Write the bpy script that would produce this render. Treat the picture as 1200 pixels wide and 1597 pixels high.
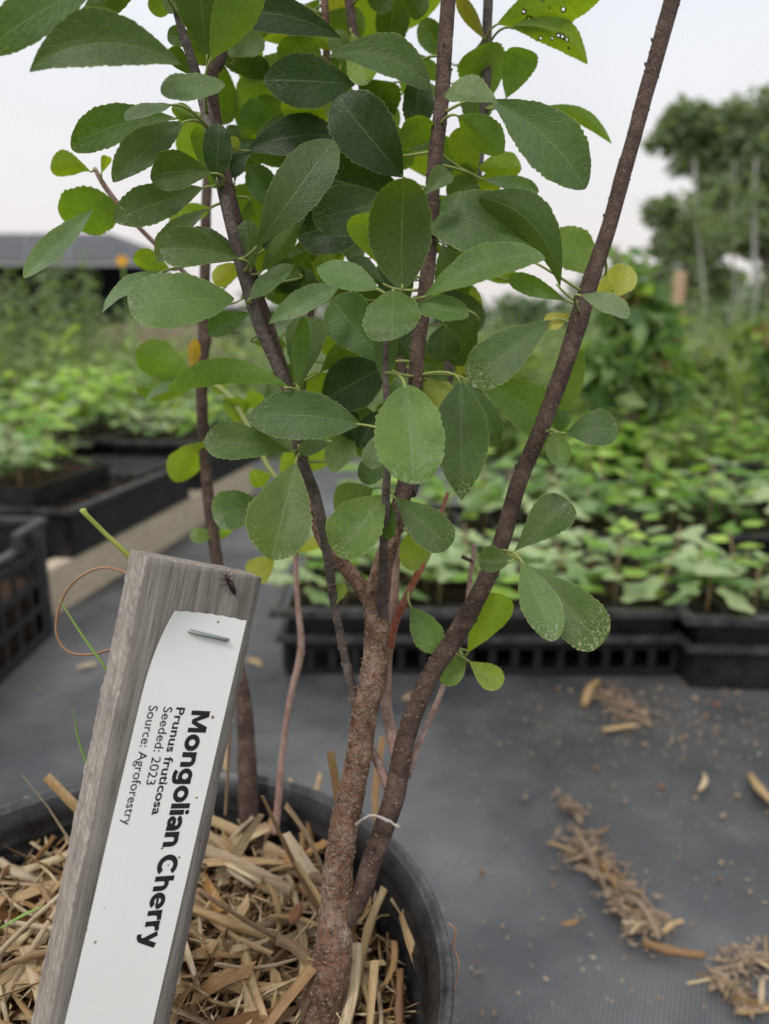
import bpy, bmesh, math, random
from mathutils import Vector, Matrix, noise as mnoise

random.seed(11)
S = bpy.context.scene
for o in list(bpy.data.objects):
    bpy.data.objects.remove(o)
COL = S.collection

# ------------------------------------------------------------------ camera
CAM_H = 0.515
PITCH = math.radians(14.0)
FPX, CX, CY = 1200.0, 600.0, 798.5
cam_data = bpy.data.cameras.new("camera")
cam = bpy.data.objects.new("camera", cam_data)
COL.objects.link(cam)
cam.location = (0, 0, CAM_H)
cam.rotation_euler = (math.radians(90) - PITCH, 0, 0)
cam_data.sensor_fit = 'VERTICAL'
cam_data.sensor_height = 36.0
cam_data.sensor_width = 36.0
cam_data.lens = 36.0 * FPX / 1597.0
cam_data.clip_start = 0.01
cam_data.clip_end = 2000
cam_data.dof.use_dof = True
cam_data.dof.focus_distance = 0.312
cam_data.dof.aperture_fstop = cam_data.lens / 4.0
S.camera = cam

# ------------------------------------------------------------------ sky and sun
world = bpy.data.worlds.new("World")
S.world = world
world.use_nodes = True
nt = world.node_tree
for n in list(nt.nodes):
    nt.nodes.remove(n)
w_out = nt.nodes.new('ShaderNodeOutputWorld')
w_bg = nt.nodes.new('ShaderNodeBackground')
w_sky = nt.nodes.new('ShaderNodeTexSky')
w_sky.sky_type = 'NISHITA'
w_sky.sun_disc = False
SUN_EL, SUN_ROT = math.radians(54), math.radians(208)
w_sky.sun_elevation = SUN_EL
w_sky.sun_rotation = SUN_ROT
w_sky.dust_density = 4.0
w_tc = nt.nodes.new('ShaderNodeTexCoord')
w_sep = nt.nodes.new('ShaderNodeSeparateXYZ')
nt.links.new(w_tc.outputs['Generated'], w_sep.inputs[0])
w_ramp = nt.nodes.new('ShaderNodeValToRGB')          # an even overcast: dim below, pale warm at the horizon, brighter overhead
cr = w_ramp.color_ramp
cr.elements[0].position = 0.0
cr.elements[0].color = (0.83, 0.775, 0.762, 1)
cr.elements[1].position = 1.0
cr.elements[1].color = (1.28, 1.28, 1.30, 1)
e = cr.elements.new(0.10); e.color = (0.86, 0.82, 0.812, 1)
e = cr.elements.new(0.32); e.color = (0.83, 0.855, 0.895, 1)
e = cr.elements.new(0.60); e.color = (1.10, 1.11, 1.14, 1)
nt.links.new(w_sep.outputs['Z'], w_ramp.inputs[0])
w_noise = nt.nodes.new('ShaderNodeTexNoise')
w_noise.inputs['Scale'].default_value = 2.2
w_noise.inputs['Detail'].default_value = 5
nt.links.new(w_tc.outputs['Generated'], w_noise.inputs['Vector'])
w_mr = nt.nodes.new('ShaderNodeMapRange')
w_mr.inputs['From Min'].default_value = 0.3
w_mr.inputs['From Max'].default_value = 0.7
w_mr.inputs['To Min'].default_value = 9.5
w_mr.inputs['To Max'].default_value = 10.5
nt.links.new(w_noise.outputs['Fac'], w_mr.inputs['Value'])
w_scale = nt.nodes.new('ShaderNodeVectorMath'); w_scale.operation = 'SCALE'
nt.links.new(w_ramp.outputs['Color'], w_scale.inputs[0])
nt.links.new(w_mr.outputs['Result'], w_scale.inputs['Scale'])
w_mix = nt.nodes.new('ShaderNodeMixRGB')
w_mix.inputs['Fac'].default_value = 0.93
nt.links.new(w_sky.outputs['Color'], w_mix.inputs['Color1'])
nt.links.new(w_scale.outputs['Vector'], w_mix.inputs['Color2'])
nt.links.new(w_mix.outputs['Color'], w_bg.inputs['Color'])
w_bg.inputs['Strength'].default_value = 0.1
nt.links.new(w_bg.outputs['Background'], w_out.inputs['Surface'])

sun_data = bpy.data.lights.new("sun", 'SUN')
sun_data.energy = 1.5
sun_data.angle = math.radians(14)
sun_data.color = (1.0, 0.97, 0.92)
sun = bpy.data.objects.new("sun", sun_data)
COL.objects.link(sun)
sd = Vector((math.sin(SUN_ROT) * math.cos(SUN_EL), math.cos(SUN_ROT) * math.cos(SUN_EL), math.sin(SUN_EL)))
sun.rotation_euler = sd.to_track_quat('Z', 'Y').to_euler()

S.view_settings.view_transform = 'Standard'
S.view_settings.look = 'None'
S.view_settings.exposure = 0.12
S.view_settings.gamma = 1.0
S.view_settings.use_curve_mapping = False
S.render.engine = 'CYCLES'
S.cycles.use_denoising = True
S.cycles.max_bounces = 8
S.cycles.transparent_max_bounces = 8
S.render.resolution_x, S.render.resolution_y = 769, 1024

# ------------------------------------------------------------------ helpers
RIGHT = Vector((1, 0, 0))
UPC = Vector((0, math.sin(PITCH), math.cos(PITCH)))
FWD = Vector((0, math.cos(PITCH), -math.sin(PITCH)))
C0 = Vector((0, 0, CAM_H))


def ray(px, py):
    return FWD + RIGHT * ((px - CX) / FPX) + UPC * (-(py - CY) / FPX)


def P(px, py, d):
    """the point of the place that the photo shows at (px, py), d metres into the scene"""
    return C0 + ray(px, py) * d


def G(px, py, z=0.0):
    """the point at height z that the photo shows at (px, py)"""
    r = ray(px, py)
    return C0 + r * ((z - CAM_H) / r.z)


def lerp(a, b, t):
    return a + (b - a) * t


class MB:
    def __init__(self):
        self.v, self.f, self.uv, self.mi, self.sm = [], [], [], [], []
        self.col = None

    def face(self, idx, uvs=None, mat=0, smooth=True):
        self.f.append(tuple(idx))
        self.uv.append(uvs or [(0, 0)] * len(idx))
        self.mi.append(mat)
        self.sm.append(smooth)

    def box(self, c, s, rot=None, mat=0):
        b = len(self.v)
        R = rot or Matrix.Identity(3)
        for dx in (-.5, .5):
            for dy in (-.5, .5):
                for dz in (-.5, .5):
                    self.v.append(Vector(c) + R @ Vector((dx * s[0], dy * s[1], dz * s[2])))
        for q in ((0, 1, 3, 2), (4, 6, 7, 5), (0, 4, 5, 1), (2, 3, 7, 6), (0, 2, 6, 4), (1, 5, 7, 3)):
            self.face([b + i for i in q], None, mat, False)

    def tube(self, pts, rads, sides=8, mat=0, flat=1.0, caps=True, disp=None, u0=0.0):
        n = len(pts)
        if isinstance(rads, (int, float)):
            rads = [rads] * n
        t = (pts[1] - pts[0]).normalized()
        ref = Vector((0, 0, 1)) if abs(t.z) < 0.9 else Vector((1, 0, 0))
        nrm = t.cross(ref).normalized()
        b0 = len(self.v)
        u = u0
        us = []
        for i in range(n):
            if i > 0:
                u += (pts[i] - pts[i - 1]).length
            us.append(u)
            if 0 < i < n - 1:
                t = (pts[i + 1] - pts[i - 1]).normalized()
            elif i == n - 1:
                t = (pts[i] - pts[i - 1]).normalized()
            nrm = (nrm - t * nrm.dot(t)).normalized()
            bi = t.cross(nrm)
            for k in range(sides):
                a = 2 * math.pi * k / sides
                r = rads[i]
                if disp:
                    r *= disp(i, a, us[i])
                self.v.append(pts[i] + nrm * (math.cos(a) * r) + bi * (math.sin(a) * r * flat))
        for i in range(n - 1):
            for k in range(sides):
                k2 = (k + 1) % sides
                a, b = b0 + i * sides + k, b0 + i * sides + k2
                c, d = b0 + (i + 1) * sides + k2, b0 + (i + 1) * sides + k
                v0, v1 = k / sides, (k + 1) / sides
                self.face((a, b, c, d), [(us[i], v0), (us[i], v1), (us[i + 1], v1), (us[i + 1], v0)], mat)
        if caps:
            self.face([b0 + k for k in range(sides)][::-1], None, mat, False)
            self.face([b0 + (n - 1) * sides + k for k in range(sides)], None, mat, False)

    def quadleaf(self, p, ax, side, L, W, mat=0, fold=0.15, col=None):
        """small pointed leaf: 4 triangles folded along the midrib"""
        n = ax.cross(side)
        b = len(self.v)
        up = n * (W * fold)
        self.v += [p, p + ax * (L * .45) - side * (W * .5) + up, p + ax * (L * .5), p + ax * (L * .45) + side * (W * .5) + up, p + ax * L]
        self.face((b, b + 1, b + 2), None, mat)
        self.face((b, b + 2, b + 3), None, mat)
        self.face((b + 1, b + 4, b + 2), None, mat)
        self.face((b + 2, b + 4, b + 3), None, mat)
        if col is not None:
            if self.col is None:
                self.col = []
            self.col += [col] * 5

    def mesh(self, name, mats, origin=None):
        m = bpy.data.meshes.new(name)
        o = origin or Vector((0, 0, 0))
        m.from_pydata([tuple(Vector(v) - o) for v in self.v], [], self.f)
        for mt in (mats if isinstance(mats, (list, tuple)) else [mats]):
            m.materials.append(mt)
        ul = m.uv_layers.new(name="UVMap")
        flat = []
        for q in self.uv:
            for a in q:
                flat += [a[0], a[1]]
        ul.data.foreach_set("uv", flat)
        m.polygons.foreach_set("material_index", self.mi)
        m.polygons.foreach_set("use_smooth", self.sm)
        if self.col is not None and len(self.col) == len(self.v):
            ca = m.color_attributes.new("tone", 'FLOAT_COLOR', 'POINT')
            fl = []
            for c in self.col:
                fl += [c[0], c[1], c[2], 1.0]
            ca.data.foreach_set("color", fl)
        m.update()
        return m


WM = {}


def link(o, world_m, parent=None):
    COL.objects.link(o)
    WM[o.name] = world_m.copy()
    if parent is not None:
        o.parent = parent
        o.matrix_local = WM[parent.name].inverted() @ world_m
    else:
        o.matrix_world = world_m
        loc, rot, sc = world_m.decompose()
        o.location, o.rotation_mode, o.rotation_euler, o.scale = loc, 'XYZ', rot.to_euler(), sc
    return o


def tag(o, label=None, cat=None, group=None, kind=None):
    if label: o['label'] = label
    if cat: o['category'] = cat
    if group: o['group'] = group
    if kind: o['kind'] = kind
    return o


def obj(name, mb, mats, parent=None, origin=None, world_m=None):
    """mb in world space unless world_m is given (then in local space)"""
    if world_m is None:
        o0 = origin if origin is not None else (WM[parent.name].translation if parent is not None else Vector((0, 0, 0)))
        me = mb.mesh(name, mats, o0)
        world_m = Matrix.Translation(o0)
    else:
        me = mb.mesh(name, mats)
    o = bpy.data.objects.new(name, me)
    return link(o, world_m, parent)


def thing(name, loc, label, cat, group=None, rz=0.0):
    o = bpy.data.objects.new(name, None)
    o.empty_display_size = 0.02
    link(o, Matrix.Translation(loc) @ Matrix.Rotation(rz, 4, 'Z'))
    return tag(o, label, cat, group)


def inst(name, mesh, world_m, parent=None):
    o = bpy.data.objects.new(name, mesh)
    return link(o, world_m, parent)


def copy_tree(o, world_m, parent=None):
    c = o.copy()
    COL.objects.link(c)
    c.parent = parent
    if parent is None:
        loc, rot, sc = world_m.decompose()
        c.location, c.rotation_euler, c.scale = loc, rot.to_euler(), sc
        WM[c.name] = world_m.copy()
    for ch in o.children:
        d = ch.copy()
        COL.objects.link(d)
        d.parent = c
        for g in ch.children:
            h = g.copy()
            COL.objects.link(h)
            h.parent = d
    return c


def smooth_path(pts, step):
    """Catmull-Rom through (Vector, radius) points, sampled every step metres"""
    out = []
    n = len(pts)
    for i in range(n - 1):
        p0 = pts[max(i - 1, 0)]; p1 = pts[i]; p2 = pts[i + 1]; p3 = pts[min(i + 2, n - 1)]
        L = (p2[0] - p1[0]).length
        k = max(2, int(L / step))
        for j in range(k):
            t = j / k
            t2, t3 = t * t, t * t * t
            q = 0.5 * ((2 * p1[0]) + (p2[0] - p0[0]) * t + (2 * p0[0] - 5 * p1[0] + 4 * p2[0] - p3[0]) * t2 + (3 * p1[0] - p0[0] - 3 * p2[0] + p3[0]) * t3)
            out.append((q, lerp(p1[1], p2[1], t)))
    out.append(pts[-1])
    return out


# ------------------------------------------------------------------ materials
class NT:
    def __init__(self, name):
        self.m = bpy.data.materials.new(name)
        self.m.use_nodes = True
        self.t = self.m.node_tree
        self.b = self.t.nodes['Principled BSDF']
        self.out = self.t.nodes['Material Output']

    def n(self, typ, **kw):
        x = self.t.nodes.new(typ)
        for k, v in kw.items():
            if k.startswith('i_'):
                x.inputs[k[2:].replace('_', ' ')].default_value = v
            else:
                setattr(x, k, v)
        return x

    def l(self, a, b):
        self.t.links.new(a, b)

    def math(self, op, a, b=None, c=None, clamp=False):
        x = self.t.nodes.new('ShaderNodeMath')
        x.operation = op
        x.use_clamp = clamp
        for i, s in enumerate((a, b, c)):
            if s is None: continue
            if isinstance(s, (int, float)): x.inputs[i].default_value = s
            else: self.l(s, x.inputs[i])
        return x.outputs[0]

    def mix(self, f, a, b, mode='MIX'):
        x = self.t.nodes.new('ShaderNodeMixRGB')
        x.blend_type = mode
        for i, s in ((0, f), (1, a), (2, b)):
            if isinstance(s, (int, float)): x.inputs[i].default_value = s
            elif isinstance(s, tuple): x.inputs[i].default_value = (s[0], s[1], s[2], 1)
            else: self.l(s, x.inputs[i])
        return x.outputs[0]

    def coord(self, which='Object', scale=(1, 1, 1)):
        tc = self.n('ShaderNodeTexCoord')
        mp = self.n('ShaderNodeMapping')
        mp.inputs['Scale'].default_value = scale
        self.l(tc.outputs[which], mp.inputs[0])
        return mp.outputs[0]

    def noise(self, vec, scale, detail=4, rough=.55):
        x = self.n('ShaderNodeTexNoise')
        x.inputs['Scale'].default_value = scale
        x.inputs['Detail'].default_value = detail
        x.inputs['Roughness'].default_value = rough
        if vec is not None: self.l(vec, x.inputs['Vector'])
        return x.outputs['Fac']

    def ramp(self, f, stops):
        x = self.n('ShaderNodeValToRGB')
        r = x.color_ramp
        r.elements[0].position, r.elements[0].color = stops[0][0], (*stops[0][1], 1)
        r.elements[1].position, r.elements[1].color = stops[-1][0], (*stops[-1][1], 1)
        for p, c in stops[1:-1]:
            e = r.elements.new(p); e.color = (*c, 1)
        self.l(f, x.inputs[0])
        return x.outputs[0]

    def bump(self, h, strength, dist=0.001):
        x = self.n('ShaderNodeBump')
        x.inputs['Strength'].default_value = strength
        x.inputs['Distance'].default_value = dist
        self.l(h, x.inputs['Height'])
        self.l(x.outputs[0], self.b.inputs['Normal'])
        return x.outputs[0]

    def base(self, c):
        if isinstance(c, tuple): self.b.inputs['Base Color'].default_value = (*c, 1)
        else: self.l(c, self.b.inputs['Base Color'])

    def set(self, rough=.6, spec=.5, metal=0):
        self.b.inputs['Roughness'].default_value = rough
        self.b.inputs['Specular IOR Level'].default_value = spec
        self.b.inputs['Metallic'].default_value = metal


def leaf_material():
    M = NT("cherry_leaf")
    oi = M.n('ShaderNodeObjectInfo')
    geo = M.n('ShaderNodeNewGeometry')
    uvn = M.n('ShaderNodeUVMap'); uvn.uv_map = 'UVMap'
    sep = M.n('ShaderNodeSeparateXYZ'); M.l(uvn.outputs[0], sep.inputs[0])
    U, V = sep.outputs[0], sep.outputs[1]
    av = M.math('ABSOLUTE', M.math('MULTIPLY', M.math('SUBTRACT', V, .5), 2))
    # object coordinates shifted per leaf, so no two leaves carry the same pattern
    tc = M.n('ShaderNodeTexCoord')
    shift = M.n('ShaderNodeVectorMath', operation='ADD')
    M.l(tc.outputs['Object'], shift.inputs[0])
    M.l(M.math('MULTIPLY', oi.outputs['Random'], 7.0), shift.inputs[1])
    vec = shift.outputs[0]
    n1 = M.noise(vec, 55, 3)
    n2 = M.noise(vec, 420, 3, .6)
    n3 = M.noise(vec, 1500, 2, .6)
    wob = M.math('MULTIPLY', M.math('SUBTRACT', M.noise(vec, 140, 2), .5), 1.6)
    ph = M.math('ADD', M.math('SUBTRACT', M.math('MULTIPLY', U, 8.5), M.math('MULTIPLY', M.math('POWER', av, .8), 2.0)), wob)
    vein = M.math('POWER', M.math('SUBTRACT', 1, M.math('ABSOLUTE', M.math('SINE', M.math('MULTIPLY', ph, math.pi)))), 7)
    mid = M.math('SUBTRACT', 1, M.math('DIVIDE', av, .045), clamp=True)
    rim = M.math('MULTIPLY', M.math('SUBTRACT', av, .955, clamp=True), 14, clamp=True)
    tint = oi.outputs['Color']
    dark = M.mix(1.0, tint, (.72, .78, .72), 'MULTIPLY')
    lite = M.mix(1.0, tint, (1.25, 1.18, 1.2), 'MULTIPLY')
    c = M.mix(M.math('MULTIPLY', M.math('SUBTRACT', n1, .28), 2.2, clamp=True), dark, lite)
    c = M.mix(M.math('MULTIPLY', M.math('SUBTRACT', n2, .42, clamp=True), 1.2), c, M.mix(1.0, tint, (1.7, 1.5, 1.8), 'MULTIPLY'))
    pale = M.mix(.5, tint, (.22, .30, .14))
    c = M.mix(M.math('MULTIPLY', vein, .20), c, pale)
    c = M.mix(M.math('MULTIPLY', mid, .75), c, pale)
    c = M.mix(M.math('MULTIPLY', rim, .6), c, (.38, .44, .18))
    # dried water residue: grainy, thicker towards the tip
    d1 = M.noise(vec, 900, 4, .7)
    d2 = M.noise(vec, 120, 3, .6)
    tipw = M.math('POWER', U, 1.8)
    dm = M.math('MULTIPLY', M.math('SUBTRACT', M.math('ADD', M.math('MULTIPLY', d1, .9), M.math('MULTIPLY', tipw, .26)), .67, clamp=True), 7, clamp=True)
    dm = M.math('MULTIPLY', dm, M.math('MULTIPLY', M.math('SUBTRACT', d2, .36, clamp=True), 4, clamp=True))
    dm = M.math('MULTIPLY', dm, oi.outputs['Alpha'], clamp=True)
    # waxy bloom
    c = M.mix(M.math('MULTIPLY', oi.outputs['Alpha'], .05), c, (.42, .46, .42))
    top = M.mix(M.math('MULTIPLY', dm, .75), c, (.50, .52, .47))
    under = M.mix(.20, c, (.18, .26, .07))
    col = M.mix(geo.outputs['Backfacing'], top, under)
    att = M.n('ShaderNodeAttribute'); att.attribute_name = 'spot'
    col = M.mix(att.outputs['Fac'], col, (.035, .018, .008))
    M.base(col)
    M.l(M.math('ADD', .36, M.math('MULTIPLY', n1, .22)), M.b.inputs['Roughness'])
    M.b.inputs['Specular IOR Level'].default_value = .38
    vor = M.n('ShaderNodeTexVoronoi'); vor.feature = 'DISTANCE_TO_EDGE'; vor.inputs['Scale'].default_value = 520
    M.l(vec, vor.inputs['Vector'])
    net = M.math('MINIMUM', vor.outputs['Distance'], .25)
    h = M.math('ADD', M.math('MULTIPLY', vein, -.55), M.math('MULTIPLY', mid, -1.0))
    h = M.math('ADD', h, M.math('MULTIPLY', net, 1.8))
    h = M.math('ADD', h, M.math('MULTIPLY', n2, 1.5))
    h = M.math('ADD', h, M.math('MULTIPLY', n3, .35))
    bn = M.bump(h, .34, .0004)
    tr = M.n('ShaderNodeBsdfTranslucent')
    tcol = M.mix(1.0, col, (2.6, 2.75, .2), 'MULTIPLY')
    tcol = M.mix(M.math('MULTIPLY', M.math('ADD', vein, M.math('MULTIPLY', mid, 2)), .22, clamp=True), tcol, M.mix(1.0, tcol, (.6, .65, .5), 'MULTIPLY'))
    M.l(tcol, tr.inputs['Color'])
    M.l(bn, tr.inputs['Normal'])
    mx = M.n('ShaderNodeMixShader')
    mx.inputs[0].default_value = .34
    M.l(M.b.outputs[0], mx.inputs[1]); M.l(tr.outputs[0], mx.inputs[2])
    M.l(mx.outputs[0], M.out.inputs['Surface'])
    return M.m


def plain_leaf(name, c1, c2, trans=(.30, .50, .05), tf=.3, rough=.5):
    """leaves of the plants in the background; hue varies leaf by leaf through the 'tone' attribute"""
    M = NT(name)
    att = M.n('ShaderNodeAttribute'); att.attribute_name = 'tone'
    sp = M.n('ShaderNodeSeparateXYZ'); M.l(att.outputs['Vector'], sp.inputs[0])
    oi = M.n('ShaderNodeObjectInfo')
    f = M.math('FRACT', M.math('ADD', sp.outputs[0], M.math('MULTIPLY', oi.outputs['Random'], .5)))
    c = M.mix(f, c1, c2)
    M.base(c)
    M.set(rough, .4)
    tr = M.n('ShaderNodeBsdfTranslucent')
    M.l(M.mix(.5, M.mix(1.0, c, (3, 3.2, 1), 'MULTIPLY'), trans), tr.inputs['Color'])
    mx = M.n('ShaderNodeMixShader'); mx.inputs[0].default_value = tf
    M.l(M.b.outputs[0], mx.inputs[1]); M.l(tr.outputs[0], mx.inputs[2])
    M.l(mx.outputs[0], M.out.inputs['Surface'])
    return M.m


def bark_material(name, c1, c2, c3, lent=.6, flake=.5, cracks=.22):
    M = NT(name)
    uvn = M.n('ShaderNodeUVMap'); uvn.uv_map = 'UVMap'
    mp = M.n('ShaderNodeMapping'); mp.inputs['Scale'].default_value = (1, .06, 1)
    M.l(uvn.outputs[0], mp.inputs[0])
    obv = M.coord('Object')
    a = M.noise(obv, 90, 5, .65)
    b = M.noise(obv, 700, 5, .7)
    c = M.ramp(a, [(.3, c1), (.5, c2), (.72, c3)])
    c = M.mix(M.math('MULTIPLY', M.math('SUBTRACT', b, .35, clamp=True), 1.5), c, M.mix(1.0, c, (.45, .42, .4), 'MULTIPLY'))
    # lenticels: short pale dashes lying across the stem
    mp2 = M.n('ShaderNodeMapping'); mp2.inputs['Scale'].default_value = (330, 11, 1)
    M.l(uvn.outputs[0], mp2.inputs[0])
    vo = M.n('ShaderNodeTexVoronoi'); vo.inputs['Scale'].default_value = 1.0
    M.l(mp2.outputs[0], vo.inputs['Vector'])
    dash = M.math('MULTIPLY', M.math('SUBTRACT', .26, vo.outputs['Distance'], clamp=True), 8, clamp=True)
    dash = M.math('MULTIPLY', dash, M.math('MULTIPLY', M.math('SUBTRACT', a, .38, clamp=True), 5, clamp=True))
    # thin peeling flakes: pale curled lines
    w = M.n('ShaderNodeTexNoise'); w.inputs['Scale'].default_value = 330; w.inputs['Detail'].default_value = 3
    w.inputs['Distortion'].default_value = 1.2
    M.l(obv, w.inputs['Vector'])
    line = M.math('SUBTRACT', 1, M.math('MULTIPLY', M.math('ABSOLUTE', M.math('SUBTRACT', w.outputs['Fac'], .5)), 34), clamp=True)
    line = M.math('MULTIPLY', line, M.math('MULTIPLY', M.math('SUBTRACT', M.noise(obv, 160, 2), .42, clamp=True), 6, clamp=True))
    c = M.mix(M.math('MULTIPLY', dash, lent), c, (.30, .23, .17))
    c = M.mix(M.math('MULTIPLY', line, flake), c, (.42, .35, .29))
    cw = M.n('ShaderNodeTexNoise'); cw.inputs['Scale'].default_value = 210; cw.inputs['Detail'].default_value = 4; cw.inputs['Distortion'].default_value = .8
    M.l(obv, cw.inputs['Vector'])
    crack = M.math('SUBTRACT', 1, M.math('MULTIPLY', M.math('ABSOLUTE', M.math('SUBTRACT', cw.outputs['Fac'], .47)), 22), clamp=True)
    c = M.mix(M.math('MULTIPLY', crack, cracks), c, M.mix(1.0, c, (.12, .09, .08), 'MULTIPLY'))
    line = M.math('SUBTRACT', line, crack)
    M.base(c)
    M.set(.75, .3)
    h = M.math('ADD', M.math('MULTIPLY', b, .8), M.math('ADD', M.math('MULTIPLY', line, .6), M.math('MULTIPLY', dash, .7)))
    M.bump(h, .8, .0006)
    return M.m


def straw_material():
    M = NT("straw")
    oi = M.n('ShaderNodeObjectInfo')
    v = M.coord('Object', (25, 320, 320))
    a = M.noise(v, 4, 4)
    att = M.n('ShaderNodeAttribute'); att.attribute_name = 'tone'
    sp = M.n('ShaderNodeSeparateXYZ'); M.l(att.outputs['Vector'], sp.inputs[0])
    f = M.math('FRACT', M.math('ADD', oi.outputs['Random'], sp.outputs[0]))
    c = M.ramp(f, [(0, (.42, .28, .13)), (.2, (.60, .46, .26)), (.4, (.76, .65, .45)), (.55, (.52, .36, .18)), (.66, (.24, .12, .05)), (.76, (.66, .57, .43)), (.88, (.46, .26, .09)), (1, (.30, .23, .17))])
    c = M.mix(M.math('MULTIPLY', M.math('SUBTRACT', a, .3, clamp=True), 1.6, clamp=True), M.mix(1.0, c, (.45, .38, .3), 'MULTIPLY'), c)
    g = M.noise(M.coord('Object'), 260, 4, .7)
    c = M.mix(M.math('MULTIPLY', M.math('SUBTRACT', g, .6, clamp=True), 3, clamp=True), c, (.10, .055, .025))
    M.base(c)
    M.set(.55, .35)
    M.bump(a, .6, .0005)
    return M.m


def simple(name, c1, c2=None, scale=40, rough=.6, spec=.4, bump=.3, bdist=.001, coord='Object', stretch=(1, 1, 1), metal=0):
    M = NT(name)
    v = M.coord(coord, stretch)
    a = M.noise(v, scale, 5, .6)
    M.base(M.mix(a, c1, c2 or c1))
    M.set(rough, spec, metal)
    if bump: M.bump(a, bump, bdist)
    return M.m


def plastic(name, c=(.012, .013, .015), dust=(.10, .095, .09), amt=.4):
    M = NT(name)
    v = M.coord('Object')
    a = M.noise(v, 30, 5, .65)
    b = M.noise(v, 300, 3, .6)
    geo = M.n('ShaderNodeNewGeometry')
    f = M.math('MULTIPLY', M.math('SUBTRACT', M.math('ADD', a, M.math('MULTIPLY', b, .3)), .5, clamp=True), amt * 2.5, clamp=True)
    M.base(M.mix(f, c, dust))
    M.b.inputs['Specular IOR Level'].default_value = .36
    M.l(M.math('ADD', .27, M.math('MULTIPLY', f, .4)), M.b.inputs['Roughness'])
    M.bump(b, .12, .0004)
    return M.m


def fabric():
    M = NT("woven_ground_fabric")
    v = M.coord('Object')
    a = M.noise(v, 2.2, 5, .6)
    b = M.noise(v, 14, 5, .7)
    c = M.noise(v, 160, 4, .7)
    col = M.ramp(a, [(.36, (.030, .032, .036)), (.5, (.074, .078, .084)), (.63, (.18, .182, .188))])
    col = M.mix(M.math('MULTIPLY', M.math('SUBTRACT', b, .45, clamp=True), 2.4, clamp=True), col, (.15, .14, .128))
    col = M.mix(M.math('MULTIPLY', M.math('SUBTRACT', c, .60, clamp=True), 4, clamp=True), col, (.19, .16, .13))
    # weave: two crossed sets of flat tapes
    mp = M.n('ShaderNodeMapping'); mp.inputs['Rotation'].default_value = (0, 0, math.radians(24))
    tc = M.n('ShaderNodeTexCoord'); M.l(tc.outputs['Object'], mp.inputs[0])
    sp = M.n('ShaderNodeSeparateXYZ'); M.l(mp.outputs[0], sp.inputs[0])
    wx = M.math('SINE', M.math('MULTIPLY', sp.outputs[0], 2 * math.pi / .0036))
    wy = M.math('SINE', M.math('MULTIPLY', sp.outputs[1], 2 * math.pi / .0052))
    wv = M.math('ADD', wx, M.math('MULTIPLY', wy, .35))
    col = M.mix(M.math('MULTIPLY', M.math('ADD', wv, 1.35), .28, clamp=True), col, (.02, .022, .026))
    M.base(col)
    M.set(.45, .5)
    M.bump(M.math('ADD', wv, M.math('MULTIPLY', c, 1.5)), .5, .0005)
    return M.m


def wood_grey(name, c1, c2, c3, stretch=(1, 1, .05)):
    M = NT(name)
    v = M.coord('Object', stretch)
    a = M.noise(v, 260, 6, .7)
    b = M.noise(v, 900, 4, .7)
    g = M.noise(M.coord('Object'), 22, 4, .6)
    c = M.ramp(a, [(.28, c1), (.5, c2), (.75, c3)])
    c = M.mix(M.math('MULTIPLY', M.math('SUBTRACT', b, .52, clamp=True), 3.5, clamp=True), c, M.mix(1.0, c, (.35, .33, .31), 'MULTIPLY'))
    c = M.mix(M.math('MULTIPLY', M.math('SUBTRACT', g, .5, clamp=True), 1.4, clamp=True), c, M.mix(1.0, c, (.62, .58, .55), 'MULTIPLY'))
    M.base(c)
    M.set(.85, .2)
    M.bump(M.math('ADD', a, b), .9, .0006)
    return M.m


MAT = {}
MAT['leaf'] = leaf_material()
MAT['petiole'] = simple('petiole', (.22, .28, .07), (.30, .32, .10), 300, .5)
MAT['trunk'] = bark_material('cherry_bark', (.085, .040, .024), (.205, .112, .072), (.37, .27, .21), .55, .75, .6)
MAT['bark'] = bark_material('branch_bark', (.045, .026, .020), (.095, .058, .045), (.165, .118, .095), .5, .25)
MAT['barkgrey'] = bark_material('grey_branch_bark', (.05, .038, .033), (.115, .09, .08), (.22, .185, .165), .4, .35)
MAT['barkred'] = bark_material('red_shoot_bark', (.36, .08, .04), (.46, .14, .08), (.46, .28, .20), .5, .4)
MAT['barkpink'] = bark_material('pink_shoot_bark', (.28, .16, .13), (.40, .26, .22), (.50, .38, .33), .5, .4)
MAT['lenticel'] = simple('lenticel', (.17, .115, .08), (.42, .32, .25), 400, .8, .2, 0)
MAT['straw'] = straw_material()
MAT['darkstraw'] = plain_leaf('broken_straw', (.04, .02, .008), (.26, .16, .07), (.1, .05, .02), .02, .8)
MAT['litter'] = simple('brown_plant_litter', (.11, .075, .05), (.38, .28, .19), 120, .85, .2, .5)
MAT['soil'] = simple('potting_soil', (.022, .014, .009), (.07, .045, .03), 160, .95, .1, 1.0, .004)
MAT['pot'] = plastic('pot_plastic', (.010, .0105, .012), (.13, .13, .13), .36)
MAT['black'] = plastic('black_plastic', (.007, .0075, .009), (.07, .06, .05), .3)
MAT['blackrim'] = plastic('black_plastic_rim', (.020, .021, .025), (.16, .15, .145), .5)
MAT['fabric'] = fabric()
MAT['stake'] = wood_grey('weathered_wood', (.12, .105, .092), (.21, .19, .17), (.33, .305, .28))
MAT['stakeside'] = wood_grey('sawn_weathered_wood', (.17, .145, .125), (.30, .265, .235), (.46, .42, .38), (1, 1, .18))
MAT['lumber'] = wood_grey('pale_lumber', (.36, .26, .17), (.58, .49, .37), (.70, .63, .52), (1, .06, 1))
MAT['tag'] = simple('label_paper', (.79, .79, .78), (.84, .84, .83), 60, .45, .4, .08, .0004)
MAT['ink'] = simple('black_ink', (.012, .012, .013), (.03, .03, .03), 500, .6, .2, 0)
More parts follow.
